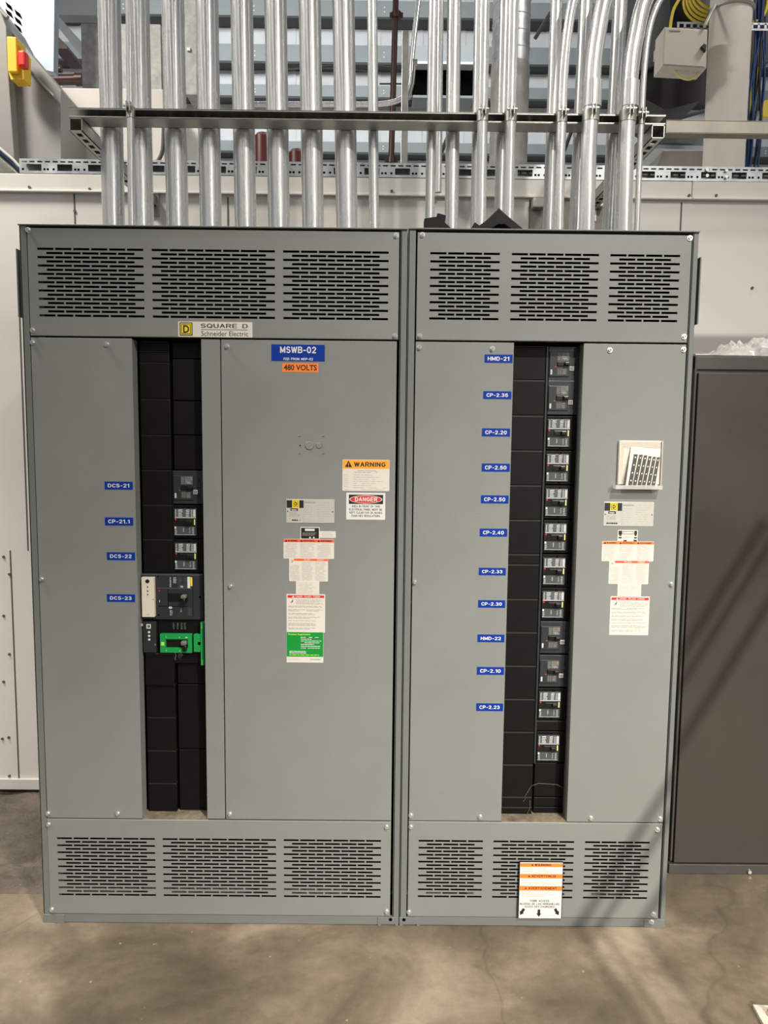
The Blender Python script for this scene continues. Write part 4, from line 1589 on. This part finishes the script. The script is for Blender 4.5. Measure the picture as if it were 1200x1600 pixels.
bent('leftmost of the four bent conduits, medium width, clamped to the rack', [(873.3, 352), (875, 260), (877, 200), (878.5, 160), (880.5, 115), (883.5, 80), (887, 50), (891, 24), (896.5, 0)], 0.031, RKF - 0.0155, 5)
bent('second bent conduit with a coupling above its clamp', [(917, 352), (919, 260), (921.5, 200), (924.5, 165), (926, 130), (929, 90), (935, 50), (939.5, 24), (946, 0)], 0.050, RKF - 0.025, 5, coupling=(926, 128, 168))
bent('third bent conduit, thick, with a coupling above its clamp', [(975.5, 352), (977.5, 260), (979.5, 200), (982, 165), (984, 130), (988, 90), (995, 50), (1000.5, 24), (1008, 0)], 0.050, RKF - 0.025, 5, coupling=(984, 128, 168))
bent('rightmost and thinnest of the four bent conduits', [(995.5, 352), (999, 260), (1001.5, 200), (1003.5, 165), (1006, 120), (1009.5, 80), (1014, 50), (1021, 24), (1032, 0)], 0.0185, RKF - 0.010, 5)

# strut rack
xl, xr = W(107, 180, RKF).x, W(1040, 190, RKF).x
RK = thing('strut_rack', 'horizontal back-to-back strut rack on two cantilever arms holding the conduits', 'rack', ((xl + xr) / 2, 0.14, RZ0))
b = MB()
t = 0.0022
b.box(xl, xr, RKF, RKB, RZ0, RZ0 + t, 'strut_zinc')
b.box(xl, xr, RKF, RKB, RZ1 - t, RZ1, 'strut_zinc')
b.box(xl, xr, RKF, RKF + t, RZ1 - 0.0055, RZ1, 'strut_zinc', 0.0006)
b.box(xl, xr, RKF, RKF + t, RZ0, RZ0 + 0.0050, 'strut_zinc', 0.0006)
b.box(xl, xr, RKB - t, RKB, RZ0, RZ1, 'strut_zinc')
x = xl + 0.03
while x < xr - 0.03:
    b.box(x, x + 0.030, RKB - t - 0.0006, RKB - t, RZ0 + 0.006, RZ1 - 0.006, 'void'); x += 0.0408
b.build('front_rail', RK)


def arm(xa, name='cantilever_arm'):
    b = MB()
    w_, z1 = 0.041, RZ0 - 0.0005
    z0 = z1 - 0.041
    t = 0.0025
    ya, yb_ = RKF, WY - 0.003
    b.box(xa, xa + w_, ya, yb_, z1 - t, z1, 'strut_zinc')
    b.box(xa, xa + t, ya, yb_, z0, z1, 'strut_zinc')
    b.box(xa + w_ - t, xa + w_, ya, yb_, z0, z1, 'strut_zinc')
    # pierced underside
    y = ya
    while y < yb_ - 0.05:
        b.box(xa, xa + 0.012, y, y + 0.0508, z0, z0 + t, 'strut_zinc')
        b.box(xa + w_ - 0.012, xa + w_, y, y + 0.0508, z0, z0 + t, 'strut_zinc')
        b.box(xa + 0.012, xa + w_ - 0.012, y, y + 0.020, z0, z0 + t, 'strut_zinc')
        y += 0.0508
    b.box(xa - 0.01, xa + w_ + 0.01, yb_ - 0.006, yb_ + 0.003, z0 - 0.04, z1 + 0.02, 'strut_zinc', 0.001)
    b.build(name, RK)


arm(xl + 0.002)
arm(xr - 0.043)

b = MB()
x0 = W(1040, 190, RKF).x
zc = (W(1120, 189, RKF).z + W(1120, 208, RKF).z) / 2
t = 0.0025
b.box(x0 + 0.002, 3.2, RKF, RKF + t, zc - 0.0205, zc + 0.0205, 'strut_grey', 0.001)
b.box(x0 + 0.002, 3.2, RKF, RKF + 0.041, zc + 0.018, zc + 0.0205, 'strut_grey')
b.box(x0 + 0.002, 3.2, RKF, RKF + 0.041, zc - 0.0205, zc - 0.018, 'strut_grey')
tag(b.build('strut_channel'), 'long grey strut channel running right from the rack end', 'channel')

# slotted rail on top of the booth wall
za, zb_ = W(600, 259, WY).z, W(600, 276, WY).z
rz0, rz1 = z_top + 0.006, W(300, 252, WY).z
rxa = W(31, 260, WY).x
b = MB()
hgt = rz1 - rz0
x = rxa
yf = WY - 0.004
pt = 0.131
zz = lambda u: rz0 + hgt * u
while x < 4.0:
    xe = x + pt
    b.box(x, xe, yf, yf + 0.002, zz(.88), rz1, 'galvanised')
    b.box(x, xe, yf, yf + 0.002, zz(.66), zz(.78), 'galvanised')
    b.box(x, xe, yf, yf + 0.002, rz0, zz(.20), 'galvanised')
    for k in range(4):
        b.box(x + k * pt / 4, x + k * pt / 4 + 0.011, yf, yf + 0.002, zz(.78), zz(.88), 'galvanised')
    b.box(x, x + 0.030, yf, yf + 0.002, zz(.20), zz(.66), 'galvanised')
    b.box(x + 0.094, xe, yf, yf + 0.002, zz(.20), zz(.66), 'galvanised')
    for dx_ in (0.010, 0.102, 0.116):
        b.box(x + dx_, x + dx_ + 0.009, yf - 0.0005, yf, zz(.24), zz(.38), 'void')
    x = xe
b.box(rxa, 4.0, yf, WY + 0.05, rz1, rz1 + 0.002, 'galvanised')
b.box(rxa, 4.0, WY + 0.05, WY + 0.052, rz0 - 0.002, rz1, 'strut_zinc')
b.box(rxa, 4.0, WY - 0.010, WY + 0.05, z_top + 0.004, rz0, 'void')
SR = tag(b.build('slotted_rail'), 'long slotted galvanized rail lying on top of the white booth wall', 'rail')
for px, py in ((1103, 267), (1103, 276), (1133, 268), (1133, 278)):
    p = W(px, py, WY)
    MB().cyl((p.x, yf - 0.012, p.z), (p.x, yf, p.z), 0.007, 'screw_zinc', 8).build('bolt', SR)

# ================================================================== THINGS ON THE BOARD TOPS
def heap(name, label, pp, Y0, Y1, m='black_plastic', inner=None):
    b = MB()
    poly = []
    for x, y in pp:
        p = W(x, y, Y0)
        poly.append((p.x, max(p.z, ZT + 0.003)))
    b.prism(poly, Y0, Y1, m)
    return b


b = heap('', '', [(663, 358), (663, 341), (683, 338), (683, 333), (686, 333), (697, 336), (695, 347), (704, 355), (705, 358)], 0.03, 0.075)
tag(b.build('plastic_bracket', bevel=0.002), 'black plastic offcut with an upright lug on the right board top', 'plastic part')
b = heap('', '', [(735, 358), (742, 347), (749, 352), (758, 346), (780, 325), (788, 333), (818, 358), (800, 358), (789, 350), (779, 350), (765, 358)], 0.03, 0.042)
b2 = [W(x, y, 0.05) for x, y in ((750, 356), (781, 330), (812, 358))]
b.add([b2[0], b2[1], b2[2], b2[0] + Vector((0, .01, 0)), b2[1] + Vector((0, .01, -0.01)), b2[2] + Vector((0, .01, 0))], [(0, 1, 4, 3), (1, 2, 5, 4), (3, 4, 5)], 'toggle_black')
tag(b.build('plastic_cover', bevel=0.001), 'black folded plastic sheet peaked like a tent on the right board top', 'plastic part')

# ================================================================== BROWN CABINET AT RIGHT
BY = 0.33
BX0 = 1.055
bt = W(1140, 557, BY).z
BC = thing('steel_cabinet', 'low dark taupe steel cabinet right of the grey switchboards', 'cabinet', (1.6, 0.6, 0))
b = MB()
b.box(BX0, 2.3, BY + 0.012, 0.90, 0.05, bt - 0.002, 'taupe_frame')
b.box(BX0, 2.3, BY + 0.002, BY + 0.02, bt - 0.048, bt, 'taupe_frame', 0.003)
b.box(BX0, 2.3, BY + 0.004, 0.90, bt - 0.002, bt + 0.003, 'taupe_frame', 0.001)
b.box(BX0, BX0 + 0.008, BY + 0.001, BY + 0.02, 0.05, bt, 'taupe_frame', 0.002)
b.build('body', BC)
dt = W(1140, 583, BY).z
db = W(1140, 1348.5, BY).z
b = MB().box(BX0 + 0.014, 2.29, BY, BY + 0.012, db, dt, 'taupe_paint', 0.002)
b.build('door', BC, 'dark taupe door panel')
b = MB().box(BX0 - 0.004, 2.3, BY - 0.002, 0.9, 0.0, db - 0.006, 'taupe_frame', 0.002)
p = W(1170, 1361, BY)
b.cyl((p.x, BY - 0.010, p.z), (p.x, BY - 0.002, p.z), 0.007, 'screw_zinc', 10)
b.build('plinth', BC)

# crumpled film on it
nx, ny = 120, 26
vs, fs = [], []
for j in range(ny):
    for i in range(nx):
        x = 1.06 + 1.0 * i / (nx - 1)
        y = BY + 0.01 + 0.35 * j / (ny - 1)
        rise = 0.012 + 0.075 * max(0, min(1, (x - 1.16) / 0.14)) ** 1.5
        n_ = abs(noise.noise(Vector((x * 14 + y * 16, y * 10, 1)))) + 0.5 * abs(noise.noise(Vector((x * 50 + y * 40, y * 60, 7))))
        env = min(1, j / 2.0) * min(1, (ny - 1 - j) / 4.0)
        vs.append((x + 0.01 * noise.noise(Vector((x * 30, y * 30, 9))), y + 0.012 * noise.noise(Vector((x * 25, y * 25, 4))), bt + 0.006 + rise * n_ * 1.0 * env + rise * .30 * env))
for j in range(ny - 1):
    for i in range(nx - 1):
        a = j * nx + i
        fs.append((a, a + 1, a + nx + 1, a + nx))
tag(MB().add(vs, fs, 'film', True).build('stretch_film'), 'crumpled clear plastic film lying on the taupe cabinet', 'plastic film')

# base plate with anchor bolt at the lower right corner
q = [Vector((1.02, -0.335, 0)), Vector((1.30, -0.335, 0)), Vector((1.30, -0.60, 0)), Vector((1.08, -0.60, 0))]
def onfloor(px, py, z=0.0):
    d = FW + RT * ((px - 600) / F) - UP * ((py - 800) / F)
    return CAM + d * ((z - CAM.z) / d.z)
tl = onfloor(1176, 1569, 0.012)
bl = onfloor(1193, 1600, 0.012)
e1 = (bl - tl).normalized()
e2 = Vector((-e1.y, e1.x, 0))
if e2.x < 0: e2 = -e2
PLT = thing('base_plate', 'cream steel base plate with anchor bolt at the lower right floor edge', 'base plate', (tl.x, tl.y, 0))
cs = [tl, tl + e2 * 0.25, tl + e2 * 0.25 + e1 * 0.25, tl + e1 * 0.25]
b = MB()
b.prism_axis([(c.x, c.y) for c in cs], 'z', 0.0, 0.012, 'base_plate')
b.build('plate', PLT, bevel=0.001)
cb = tl + e2 * 0.045 + e1 * 0.040
b = MB().cyl((cb.x, cb.y, 0.012), (cb.x, cb.y, 0.026), 0.014, 'steel_rust', 6).cyl((cb.x, cb.y, 0.026), (cb.x, cb.y, 0.045), 0.007, 'steel_rust', 12).cyl((cb.x, cb.y, 0.012), (cb.x, cb.y, 0.0145), 0.021, 'steel_rust', 20)
b.build('anchor_bolt', PLT)

# ================================================================== BACKGROUND ABOVE THE BOOTH
def pbox(b, x0, y0, x1, y1, Y, dep, m, bev=0.0):
    xa, xb, za, zb_ = WR(x0, y0, x1, y1, Y)
    return b.box(xa, xb, Y, Y + dep, zb_, za, m, bev)


def pbox0(b, x0, y0, x1, y1, Y, dep, m, bev=0.0):      # stands on the booth roof
    xa, xb, za, zb_ = WR(x0, y0, x1, y1, Y)
    return b.box(xa, xb, Y, Y + dep, z_top + 0.001, za, m, bev)


def pprism(b, pp, Y, dep, m):
    return b.prism([(W(x, y, Y).x, W(x, y, Y).z) for x, y in pp], Y, Y + dep, m)


# left machine
MC = thing('machine_housing', 'grey sloping machine housing at the upper left', 'machine', (W(40, 250, 1.15).x, 1.3, z_top))
b = MB()
pprism(b, [(-60, 268), (-60, -60), (-6, 10), (10, 40), (95, 140), (95, 268)], 1.15, 0.28, 'machine_grey')
b.build('housing', MC)
b = MB()
pprism(b, [(-60, 268), (-60, 20), (2, 20), (10, 42), (12, 100), (22, 240), (22, 268)], 1.09, 0.06, 'machine_grey')
b.build('side_post', MC, bevel=0.003)
b = MB()
b.tube([W(36, 98, 1.13), W(60, 125, 1.13), W(84, 150, 1.13)], 0.006, 'galvanised', 10)
b.build('grab_rail', MC)
b = MB()
b.tube([W(12, 28, 1.12), W(-20, -5, 1.12)], 0.010, 'machine_grey', 10)
b.build('edge_tube', MC)

# disconnect switch
SW = thing('safety_switch', 'yellow safety switch with red knob on the machine housing', 'switch', (W(25, 120, 0.97).x, 1.0, W(25, 120, 0.97).z))
b = MB()
pbox(b, 11, 57, 26, 112, 1.00, 0.09, 'switch_yellow', 0.004)
pprism(b, [(11, 57), (18, 57), (37, 80), (37, 124), (17, 124), (13, 112)], 1.02, 0.07, 'switch_yellow')
b.build('switch_body', SW)
b = MB()
pbox(b, 27, 78, 39, 103, 0.975, 0.045, 'switch_red', 0.008)
b.build('knob', SW, 'red turning knob')

# duct above left
DU = thing('air_duct', 'pale blue-grey sheet metal duct with black louvers at upper left', 'duct', (W(45, 100, 1.8).x, 1.9, W(45, 100, 1.8).z))
b = MB()
pprism(b, [(-60, -80), (86, -80), (83.5, 112), (66, 108), (30, 62), (-60, -20)], 1.8, 0.06, 'duct_blue')
b.build('duct_body', DU)
for (x0, y0, n) in ((8, 2, 5), (22, 14, 5)):
    for k in range(n):
        b = MB()
        yy = y0 + k * 11
        pprism(b, [(x0, yy), (x0 + 9, yy + 7), (x0 + 12, yy + 15), (x0 + 3, yy + 8)], 1.795, 0.004, 'void')
        b.build('louver', DU)

def simple(name, label, cat, fn, group=None, bevel=0):
    b = MB()
    fn(b)
    return tag(b.build(name, bevel=bevel), label, cat, group)


simple('roof_beam', 'grey diagonal roof brace behind the pale duct', 'beam', lambda b: pprism(b, [(84, 28), (92, 26), (130, 68), (130, 92), (84, 34)], 4.0, 0.12, 'far_grey'))
simple('roof_beam', 'grey perforated beam above the brace at upper left', 'beam', lambda b: pprism(b, [(84, -3), (150, -3), (150, 24), (84, 23)], 4.2, 0.12, 'far_grey'))
simple('dark_machine', 'dark machine part in the gap behind the pale duct', 'machine', lambda b: pprism(b, [(84, 50), (104, 70), (105, 76), (84, 76)], 3.2, 0.3, 'sprinkler_red'))
def f_(b):
    b.cyl(W(70, 125, 2.6), W(121, 124, 2.6), 0.032, 'sprinkler_red', 20)
    b.cyl(W(119, 124, 2.6), W(130, 124, 2.6), 0.040, 'sprinkler_red', 20)
    b.cyl(W(84, 108, 2.62), W(96, 108, 2.62), 0.022, 'sprinkler_red', 16)
simple('red_pipe', 'short dark red horizontal pipe at upper left', 'pipe', f_)
simple('junction_cabinet', 'galvanized box with dimpled face behind the first conduits', 'box', lambda b: (pbox0(b, 129, 37, 253, 262, 2.1, 0.3, 'galv_sheet', 0.003)))
simple('junction_cabinet', 'tall narrow galvanized box between the third and fourth thick conduits', 'box', lambda b: (pbox(b, 289, -20, 307, 148, 1.8, 0.3, 'galv_sheet', 0.003), pbox(b, 292, 74, 297, 79, 1.79, 0.01, 'screw_zinc')))
simple('sheet_metal_box', 'large beige sheet metal box standing on the booth, left', 'box', lambda b: pbox0(b, 89, 138, 256, 268, 1.45, 0.5, 'beige_sheet', 0.004))
def f_(b):
    pbox0(b, 292, 198, 310, 262, 1.7, 0.3, 'far_white', 0.003)
simple('white_panel', 'small pale panel below the rack between two thick conduits', 'panel', f_)
for i, (x0, y0, x1, y1, lab) in enumerate(((397, 198, 417, 260, 'dark red round tank between the fifth and sixth thick conduits'), (452, 224, 471, 260, 'smaller dark red tank between the sixth and seventh thick conduits'))):
    def f_(b):
        p, q = W(x0, y1, 1.9), W(x0, y0, 1.9)
        r = (W(x1, y1, 1.9).x - p.x) / 2
        c = p.x + r
        b.cyl((c, 2.0, z_top), (c, 2.0, q.z - 0.02), r * 1.5, 'tank_red', 28)
        b.cyl((c, 2.0, q.z - 0.02), (c, 2.0, q.z), r * 1.5, 'tank_red', 28, r2=r)
    simple('red_tank', lab, 'tank', f_, 'red tanks behind the rack')

def f_(b):
    b.cyl(W(611, 262, 3.0), W(620, -60, 3.0), 0.020, 'sprinkler_red', 14)
    for y in (24, 251):
        c = W(620 - (y + 0) * 9 / 322 if y < 100 else 611.5, y, 3.0)
        b.cyl(c - Vector((0, 0, 0.02)), c + Vector((0, 0, 0.02)), 0.032, 'sprinkler_red', 14)
        b.box(c.x - 0.045, c.x + 0.045, c.y - 0.015, c.y + 0.015, c.z - 0.012, c.z + 0.012, 'sprinkler_red')
    b.cyl(W(593, 131, 3.0), W(640, 131, 3.0), 0.006, 'far_line', 8)
simple('sprinkler_pipe', 'thin dark red vertical sprinkler pipe between the two conduit groups', 'pipe', f_)
simple('strut_post', 'grey upright strut post right of the red sprinkler pipe', 'post', lambda b: pbox0(b, 627, 47, 638, 262, 2.2, 0.05, 'strut_zinc', 0.003))
def f_(b):
    pts = smooth([W(x, y, 2.35) for x, y in ((395, 163), (500, 163), (580, 163), (612, 160), (632, 150), (641, 130), (643, 100), (648, 50), (654, 0), (662, -60))])
    b.tube(pts, 0.0155, 'zinc', 18)
simple('conduit', 'thin conduit running level then sweeping up behind the conduit groups', 'conduit', f_)
def f_(b):
    b.tube([W(648, 97, 2.28), W(645, 130, 2.28), W(638, 155, 2.28)], 0.010, 'strut_zinc', 12)
    b.cyl(W(645, 98, 2.28), W(652, 98, 2.28), 0.02, 'strut_zinc', 12)
simple('flexible_whip', 'short flexible conduit whip right of the grey strut post', 'conduit', f_)
LVR = thing('wall_louver', 'black louvered opening under a grey perforated beam on the far cladding', 'louver', (W(690, 120, 7.0).x, 7.1, W(690, 150, 7.0).z))
b = MB(); pbox(b, 645, 99, 740, 149, 7.0, 0.3, 'void'); b.build('opening', LVR)
b = MB(); pbox(b, 645, 72, 740, 97, 6.9, 0.3, 'far_grey'); pbox(b, 645, 96, 740, 100, 6.85, 0.35, 'far_white'); b.build('head_beam', LVR)
b = MB(); pbox(b, 645, 149, 740, 153, 6.9, 0.3, 'far_grey'); b.build('sill_beam', LVR)

# spiral duct
SD = thing('spiral_duct', 'vertical spiral duct with a grey wrapped lower half behind the middle conduits', 'duct', (W(797, 250, 1.7).x, 1.7, z_top))
Yd = 1.7
cx = W(797, 120, Yd).x
r = (W(826, 120, Yd).x - W(768, 120, Yd).x) / 2
zm = W(797, 104, Yd).z
b = MB().cyl((cx, Yd, zm), (cx, Yd, 6.0), r, 'galvanised', 40)
z = zm
while z < 5.2:
    ring_pts = [Vector((cx + (r + .001) * math.cos(a_ / 24 * 2 * math.pi), Yd + (r + .001) * math.sin(a_ / 24 * 2 * math.pi), z + 0.08 * a_ / 24)) for a_ in range(25)]
    b.tube(ring_pts, 0.0025, 'galvanised', 6)
    z += 0.08
b.build('bare_duct', SD)
b = MB()
pts = []
for k in range(30):
    z = z_top + (zm - z_top) * k / 29
    pts.append(Vector((cx, Yd, z)))
o_ = len(b.v)
n = 32
for k, p in enumerate(pts):
    for j in range(n):
        a_ = 2 * math.pi * j / n
        rr = r * (1.02 + 0.03 * noise.noise(Vector((math.cos(a_) * 2, math.sin(a_) * 2, k * 0.9))) + (0.02 if k % 4 == 0 else 0))
        b.v.append((p.x + rr * math.cos(a_), p.y + rr * math.sin(a_), p.z))
q = b.mi('duct_foil')
for k in range(29):
    for j in range(n):
        b.f.append([k * n + j, k * n + (j + 1) % n, (k + 1) * n + (j + 1) % n, (k + 1) * n + j]); b.m.append(q); b.sm.append(True)
b.build('wrapped_duct', SD, 'grey wrapped lower part of the duct')

# concrete column with strap
cc = W(1136, 200, 1.45)
CO = thing('round_column', 'thick round beige column with a thin strap at the upper right', 'column', (W(1131, 240, 1.45).x, 1.45, z_top))
pb, ptp = W(1130, 262, 1.45), W(1143, 0, 1.45)
r = (W(1161, 255, 1.45).x - W(1100, 255, 1.45).x) / 2
k = (ptp.x - pb.x) / (ptp.z - pb.z)
b = MB().tube([Vector((pb.x + k * (z - pb.z), 1.45, z)) for z in (z_top, 3.6, 6.0)], r, 'concrete_column', 48)
b.build('shaft', CO)
b = MB()
zs = W(1140, 18, 1.45).z
xs = pb.x + k * (zs - pb.z)
b.tube([Vector((xs + (r + .004) * math.cos(a_ / 36 * 2 * math.pi), 1.45 + (r + .004) * math.sin(a_ / 36 * 2 * math.pi), zs)) for a_ in range(37)], 0.008, 'strut_zinc', 8)
b.tube([Vector((xs - r - 0.002, 1.40, zs)), W(1101, 41, 1.30)], 0.008, 'strut_zinc', 8)
b.build('strap', CO)

# black unit heater, grey flank
BU = thing('unit_heater', 'black angular unit hanging behind the beige junction box', 'machine', (W(1050, 120, 1.7).x, 1.8, W(1050, 172, 1.7).z))
b = MB()
pprism(b, [(1012, -60), (1240, -60), (1240, 60), (1180, 112), (1096, 112), (1093, 158), (1040, 172), (1009, 155), (996, 138), (995, 105)], 1.7, 0.4, 'black_unit')
b.build('housing', BU)
b = MB()
pprism(b, [(1012, -60), (1047, -60), (1047, 72), (1030, 100), (995, 112), (1004, 60)], 1.66, 0.04, 'dark_grey_unit')
b.build('side_panel', BU, 'dark grey side panel')
b = MB()
pbox(b, 1023, 78, 1031, 94, 1.64, 0.02, 'white'); pbox(b, 1032, 73, 1036, 92, 1.64, 0.02, 'white')
b.build('paper_tag', BU, 'two small white tags')

JB = thing('junction_box', 'beige metal junction box with a lock left of the round column', 'electrical box', (W(1070, 105, 1.32).x, 1.4, W(1070, 105, 1.32).z))
b = MB(); pprism(b, [(1038, 42), (1106, 46), (1104, 107), (1035, 103)], 1.32, 0.12, 'beige_box'); b.build('box', JB, bevel=0.004)
b = MB(); pprism(b, [(1040, 44), (1104, 48), (1102, 104), (1037, 100)], 1.312, 0.008, 'beige_box')
pbox(b, 1046, 46, 1063, 49, 1.309, 0.003, 'ink_grey'); b.build('lid', JB, bevel=0.002)
b = MB(); pprism(b, [(1096, 72), (1100, 68), (1104, 70), (1103, 80), (1100, 76)], 1.29, 0.02, 'ink'); b.build('lock', JB)
simple('cable', 'yellow-white cable looping under the beige junction box', 'cable', lambda b: b.tube(smooth([W(x, y, 1.36) for x, y in ((1052, 104), (1056, 114), (1066, 122), (1078, 124), (1088, 118), (1094, 106))]), 0.0055, 'pale_yellow', 8))
simple('cable', 'yellow cable rising from the top of the beige junction box', 'cable', lambda b: b.tube(smooth([W(x, y, 1.36) for x, y in ((1047, 46), (1049, 30), (1053, 14), (1062, -2), (1075, -20))]), 0.007, 'cable_yellow', 8))
for i, (dx_, dy_, rr) in enumerate(((0, 0, 34), (3, -4, 32), (6, -9, 31), (9, -14, 30), (13, -19, 29))):
    lab = ['lowest', 'second lowest', 'middle', 'second highest', 'highest'][i] + ' loop of the yellow cable coil at the upper right'
    def f_(b):
        pts = [W(1104 + dx_ + (rr + 2) * math.cos(a_), 4 + dy_ + rr * math.sin(a_), 1.62 - 0.012 * i) for a_ in [k / 28 * 2 * math.pi for k in range(29)]]
        b.tube(pts, 0.007, 'cable_yellow', 8)
    simple('cable_loop', lab, 'cable', f_, 'yellow cable coil')
simple('cable_loop', 'yellow cable loop right of the round column', 'cable', lambda b: b.tube(smooth([W(x, y, 1.62) for x, y in ((1176, 36), (1188, 30), (1197, 14), (1200, -10))]), 0.009, 'cable_yellow', 8))
def f_(b):
    x = 1058
    pbox(b, 1058, 35, 1208, 38, 1.58, 0.003, 'galvanised'); pbox(b, 1058, 44, 1208, 47, 1.58, 0.003, 'galvanised')
    while x < 1206:
        pbox(b, x, 37, x + 3.5, 45, 1.58, 0.003, 'galvanised'); x += 10.5
simple('slotted_strut', 'short slotted strut behind the beige junction box', 'strut', f_)
# cable bundle at right edge
for i in range(9):
    xa = 1163 + i * 2.3
    ph = random.random() * 6
    pts = []
    for k in range(9):
        y = 262 - k * 37
        x = xa + (262 - y) * 0.075 + 3.0 * math.sin(ph + k * 1.1) + (5 if i > 5 else 0) * math.sin(k * .7)
        pts.append(W(x, y, 1.60 + 0.014 * (i % 3)))
    m_ = 'cable_blue' if i not in (2, 6) else 'cable_black'
    simple('network_cable', ('blue' if m_ == 'cable_blue' else 'black') + ' network cable, %s from the left in the bundle right of the column' % ['first', 'second', 'third', 'fourth', 'fifth', 'sixth', 'seventh', 'eighth', 'ninth'][i], 'cable', lambda b: b.tube(smooth(pts, 4), 0.0055, m_, 6), 'network cables right of the column')
simple('yellow_guide', 'yellow plastic cable guide among the blue cables', 'cable guide', lambda b: pprism(b, [(1177, 112), (1190, 100), (1187, 140), (1180, 186), (1173, 186)], 1.66, 0.03, 'cable_yellow'))
simple('yellow_guide', 'smaller yellow plastic cable guide at the right picture edge', 'cable guide', lambda b: pprism(b, [(1192, 158), (1206, 154), (1206, 182), (1192, 182)], 1.66, 0.03, 'cable_yellow'))
# grey roof parts lower right
def f_(b):
    pprism(b, [(1028, 208), (1102, 210), (1102, 226), (1024, 222)], 2.4, 0.3, 'far_grey')
    pprism(b, [(1024, 226), (1102, 228), (1102, 234), (1020, 232)], 2.3, 0.4, 'galvanised')
simple('roof_edge', 'grey sloped metal edge below the strut channel, left of the column', 'metal edge', f_)
simple('roof_edge', 'dull grey-green block behind the slotted rail, left of the column', 'metal edge', lambda b: pprism(b, [(1036, 236), (1104, 236), (1104, 262), (1026, 262)], 1.9, 0.3, 'grey_brown'))
# cables at far left edge
for i, (dx_, m_, cn) in enumerate(((0, 'cable_white', 'white'), (5, 'cable_blue', 'blue'), (9, 'cable_black', 'black'), (13, 'cable_white', 'pale'))):
    simple('cable', cn + ' cable drooping at the far left behind the slotted rail' + (', lowest one' if i == 3 else ''), 'cable', lambda b: b.tube(smooth([W(x - 3, y + dx_, 1.02 + i * .01) for x, y in ((-30, 205), (-5, 225), (10, 238), (24, 250), (36, 262), (50, 266))]), 0.0065, m_, 8), 'cables at the far left')
simple('thin_brace', 'thin dark rod leaning below the rack behind the second and third thick conduits', 'rod', lambda b: b.tube(smooth([W(x, y, 1.2) for x, y in ((256, 200), (254, 235), (245, 255), (236, 268), (234, 290))]), 0.010, 'far_line', 8))
for i, pts in enumerate((((836, 60), (860, 20)), ((1060, 185), (1105, 172)), ((878, 245), (893, 205)), ((690, 238), (703, 205)))):
    lab = ['grey diagonal rod between the duct and the conduits', 'thin dark rod under the black unit', 'dark diagonal rod below the rack at the bent conduits', 'dark diagonal rod below the rack at the medium conduit'][i]
    simple('brace_rod', lab, 'rod', lambda b: b.tube([W(x, y, 2.6) for x, y in pts], 0.012, 'far_line', 8))
for i, yb in enumerate((106, 112, 350)):
    if i == 2: continue
    simple('hanging_wire', ['upper', 'lower'][i] + ' thin slack wire strung before the far cladding', 'wire', lambda b: b.tube(smooth([W(x, yb + 5 * math.sin(x * .02 + i), 8.69 - .03 * i) for x in range(380, 640, 26)]), 0.006, 'far_line', 6), 'slack wires')

# three added out-of-view rods, placed to cast shadows on the lower right board
for k, (ox, lab) in enumerate(((0.0, 'front'), (0.055, 'middle'), (0.16, 'rear'))):
    lo_, hi_ = Vector((1.02 + ox, -2.66, 0.0)), Vector((2.05 + ox, -1.40, 2.17))
    b = MB().cyl(lo_, hi_, 0.017 if k != 1 else 0.012, 'zinc', 16)
    tag(b.build('added_shadow_rod'), lab + ' one of three added conduit rods casting shadows from the aisle', 'conduit', 'added shadow casters in the aisle')
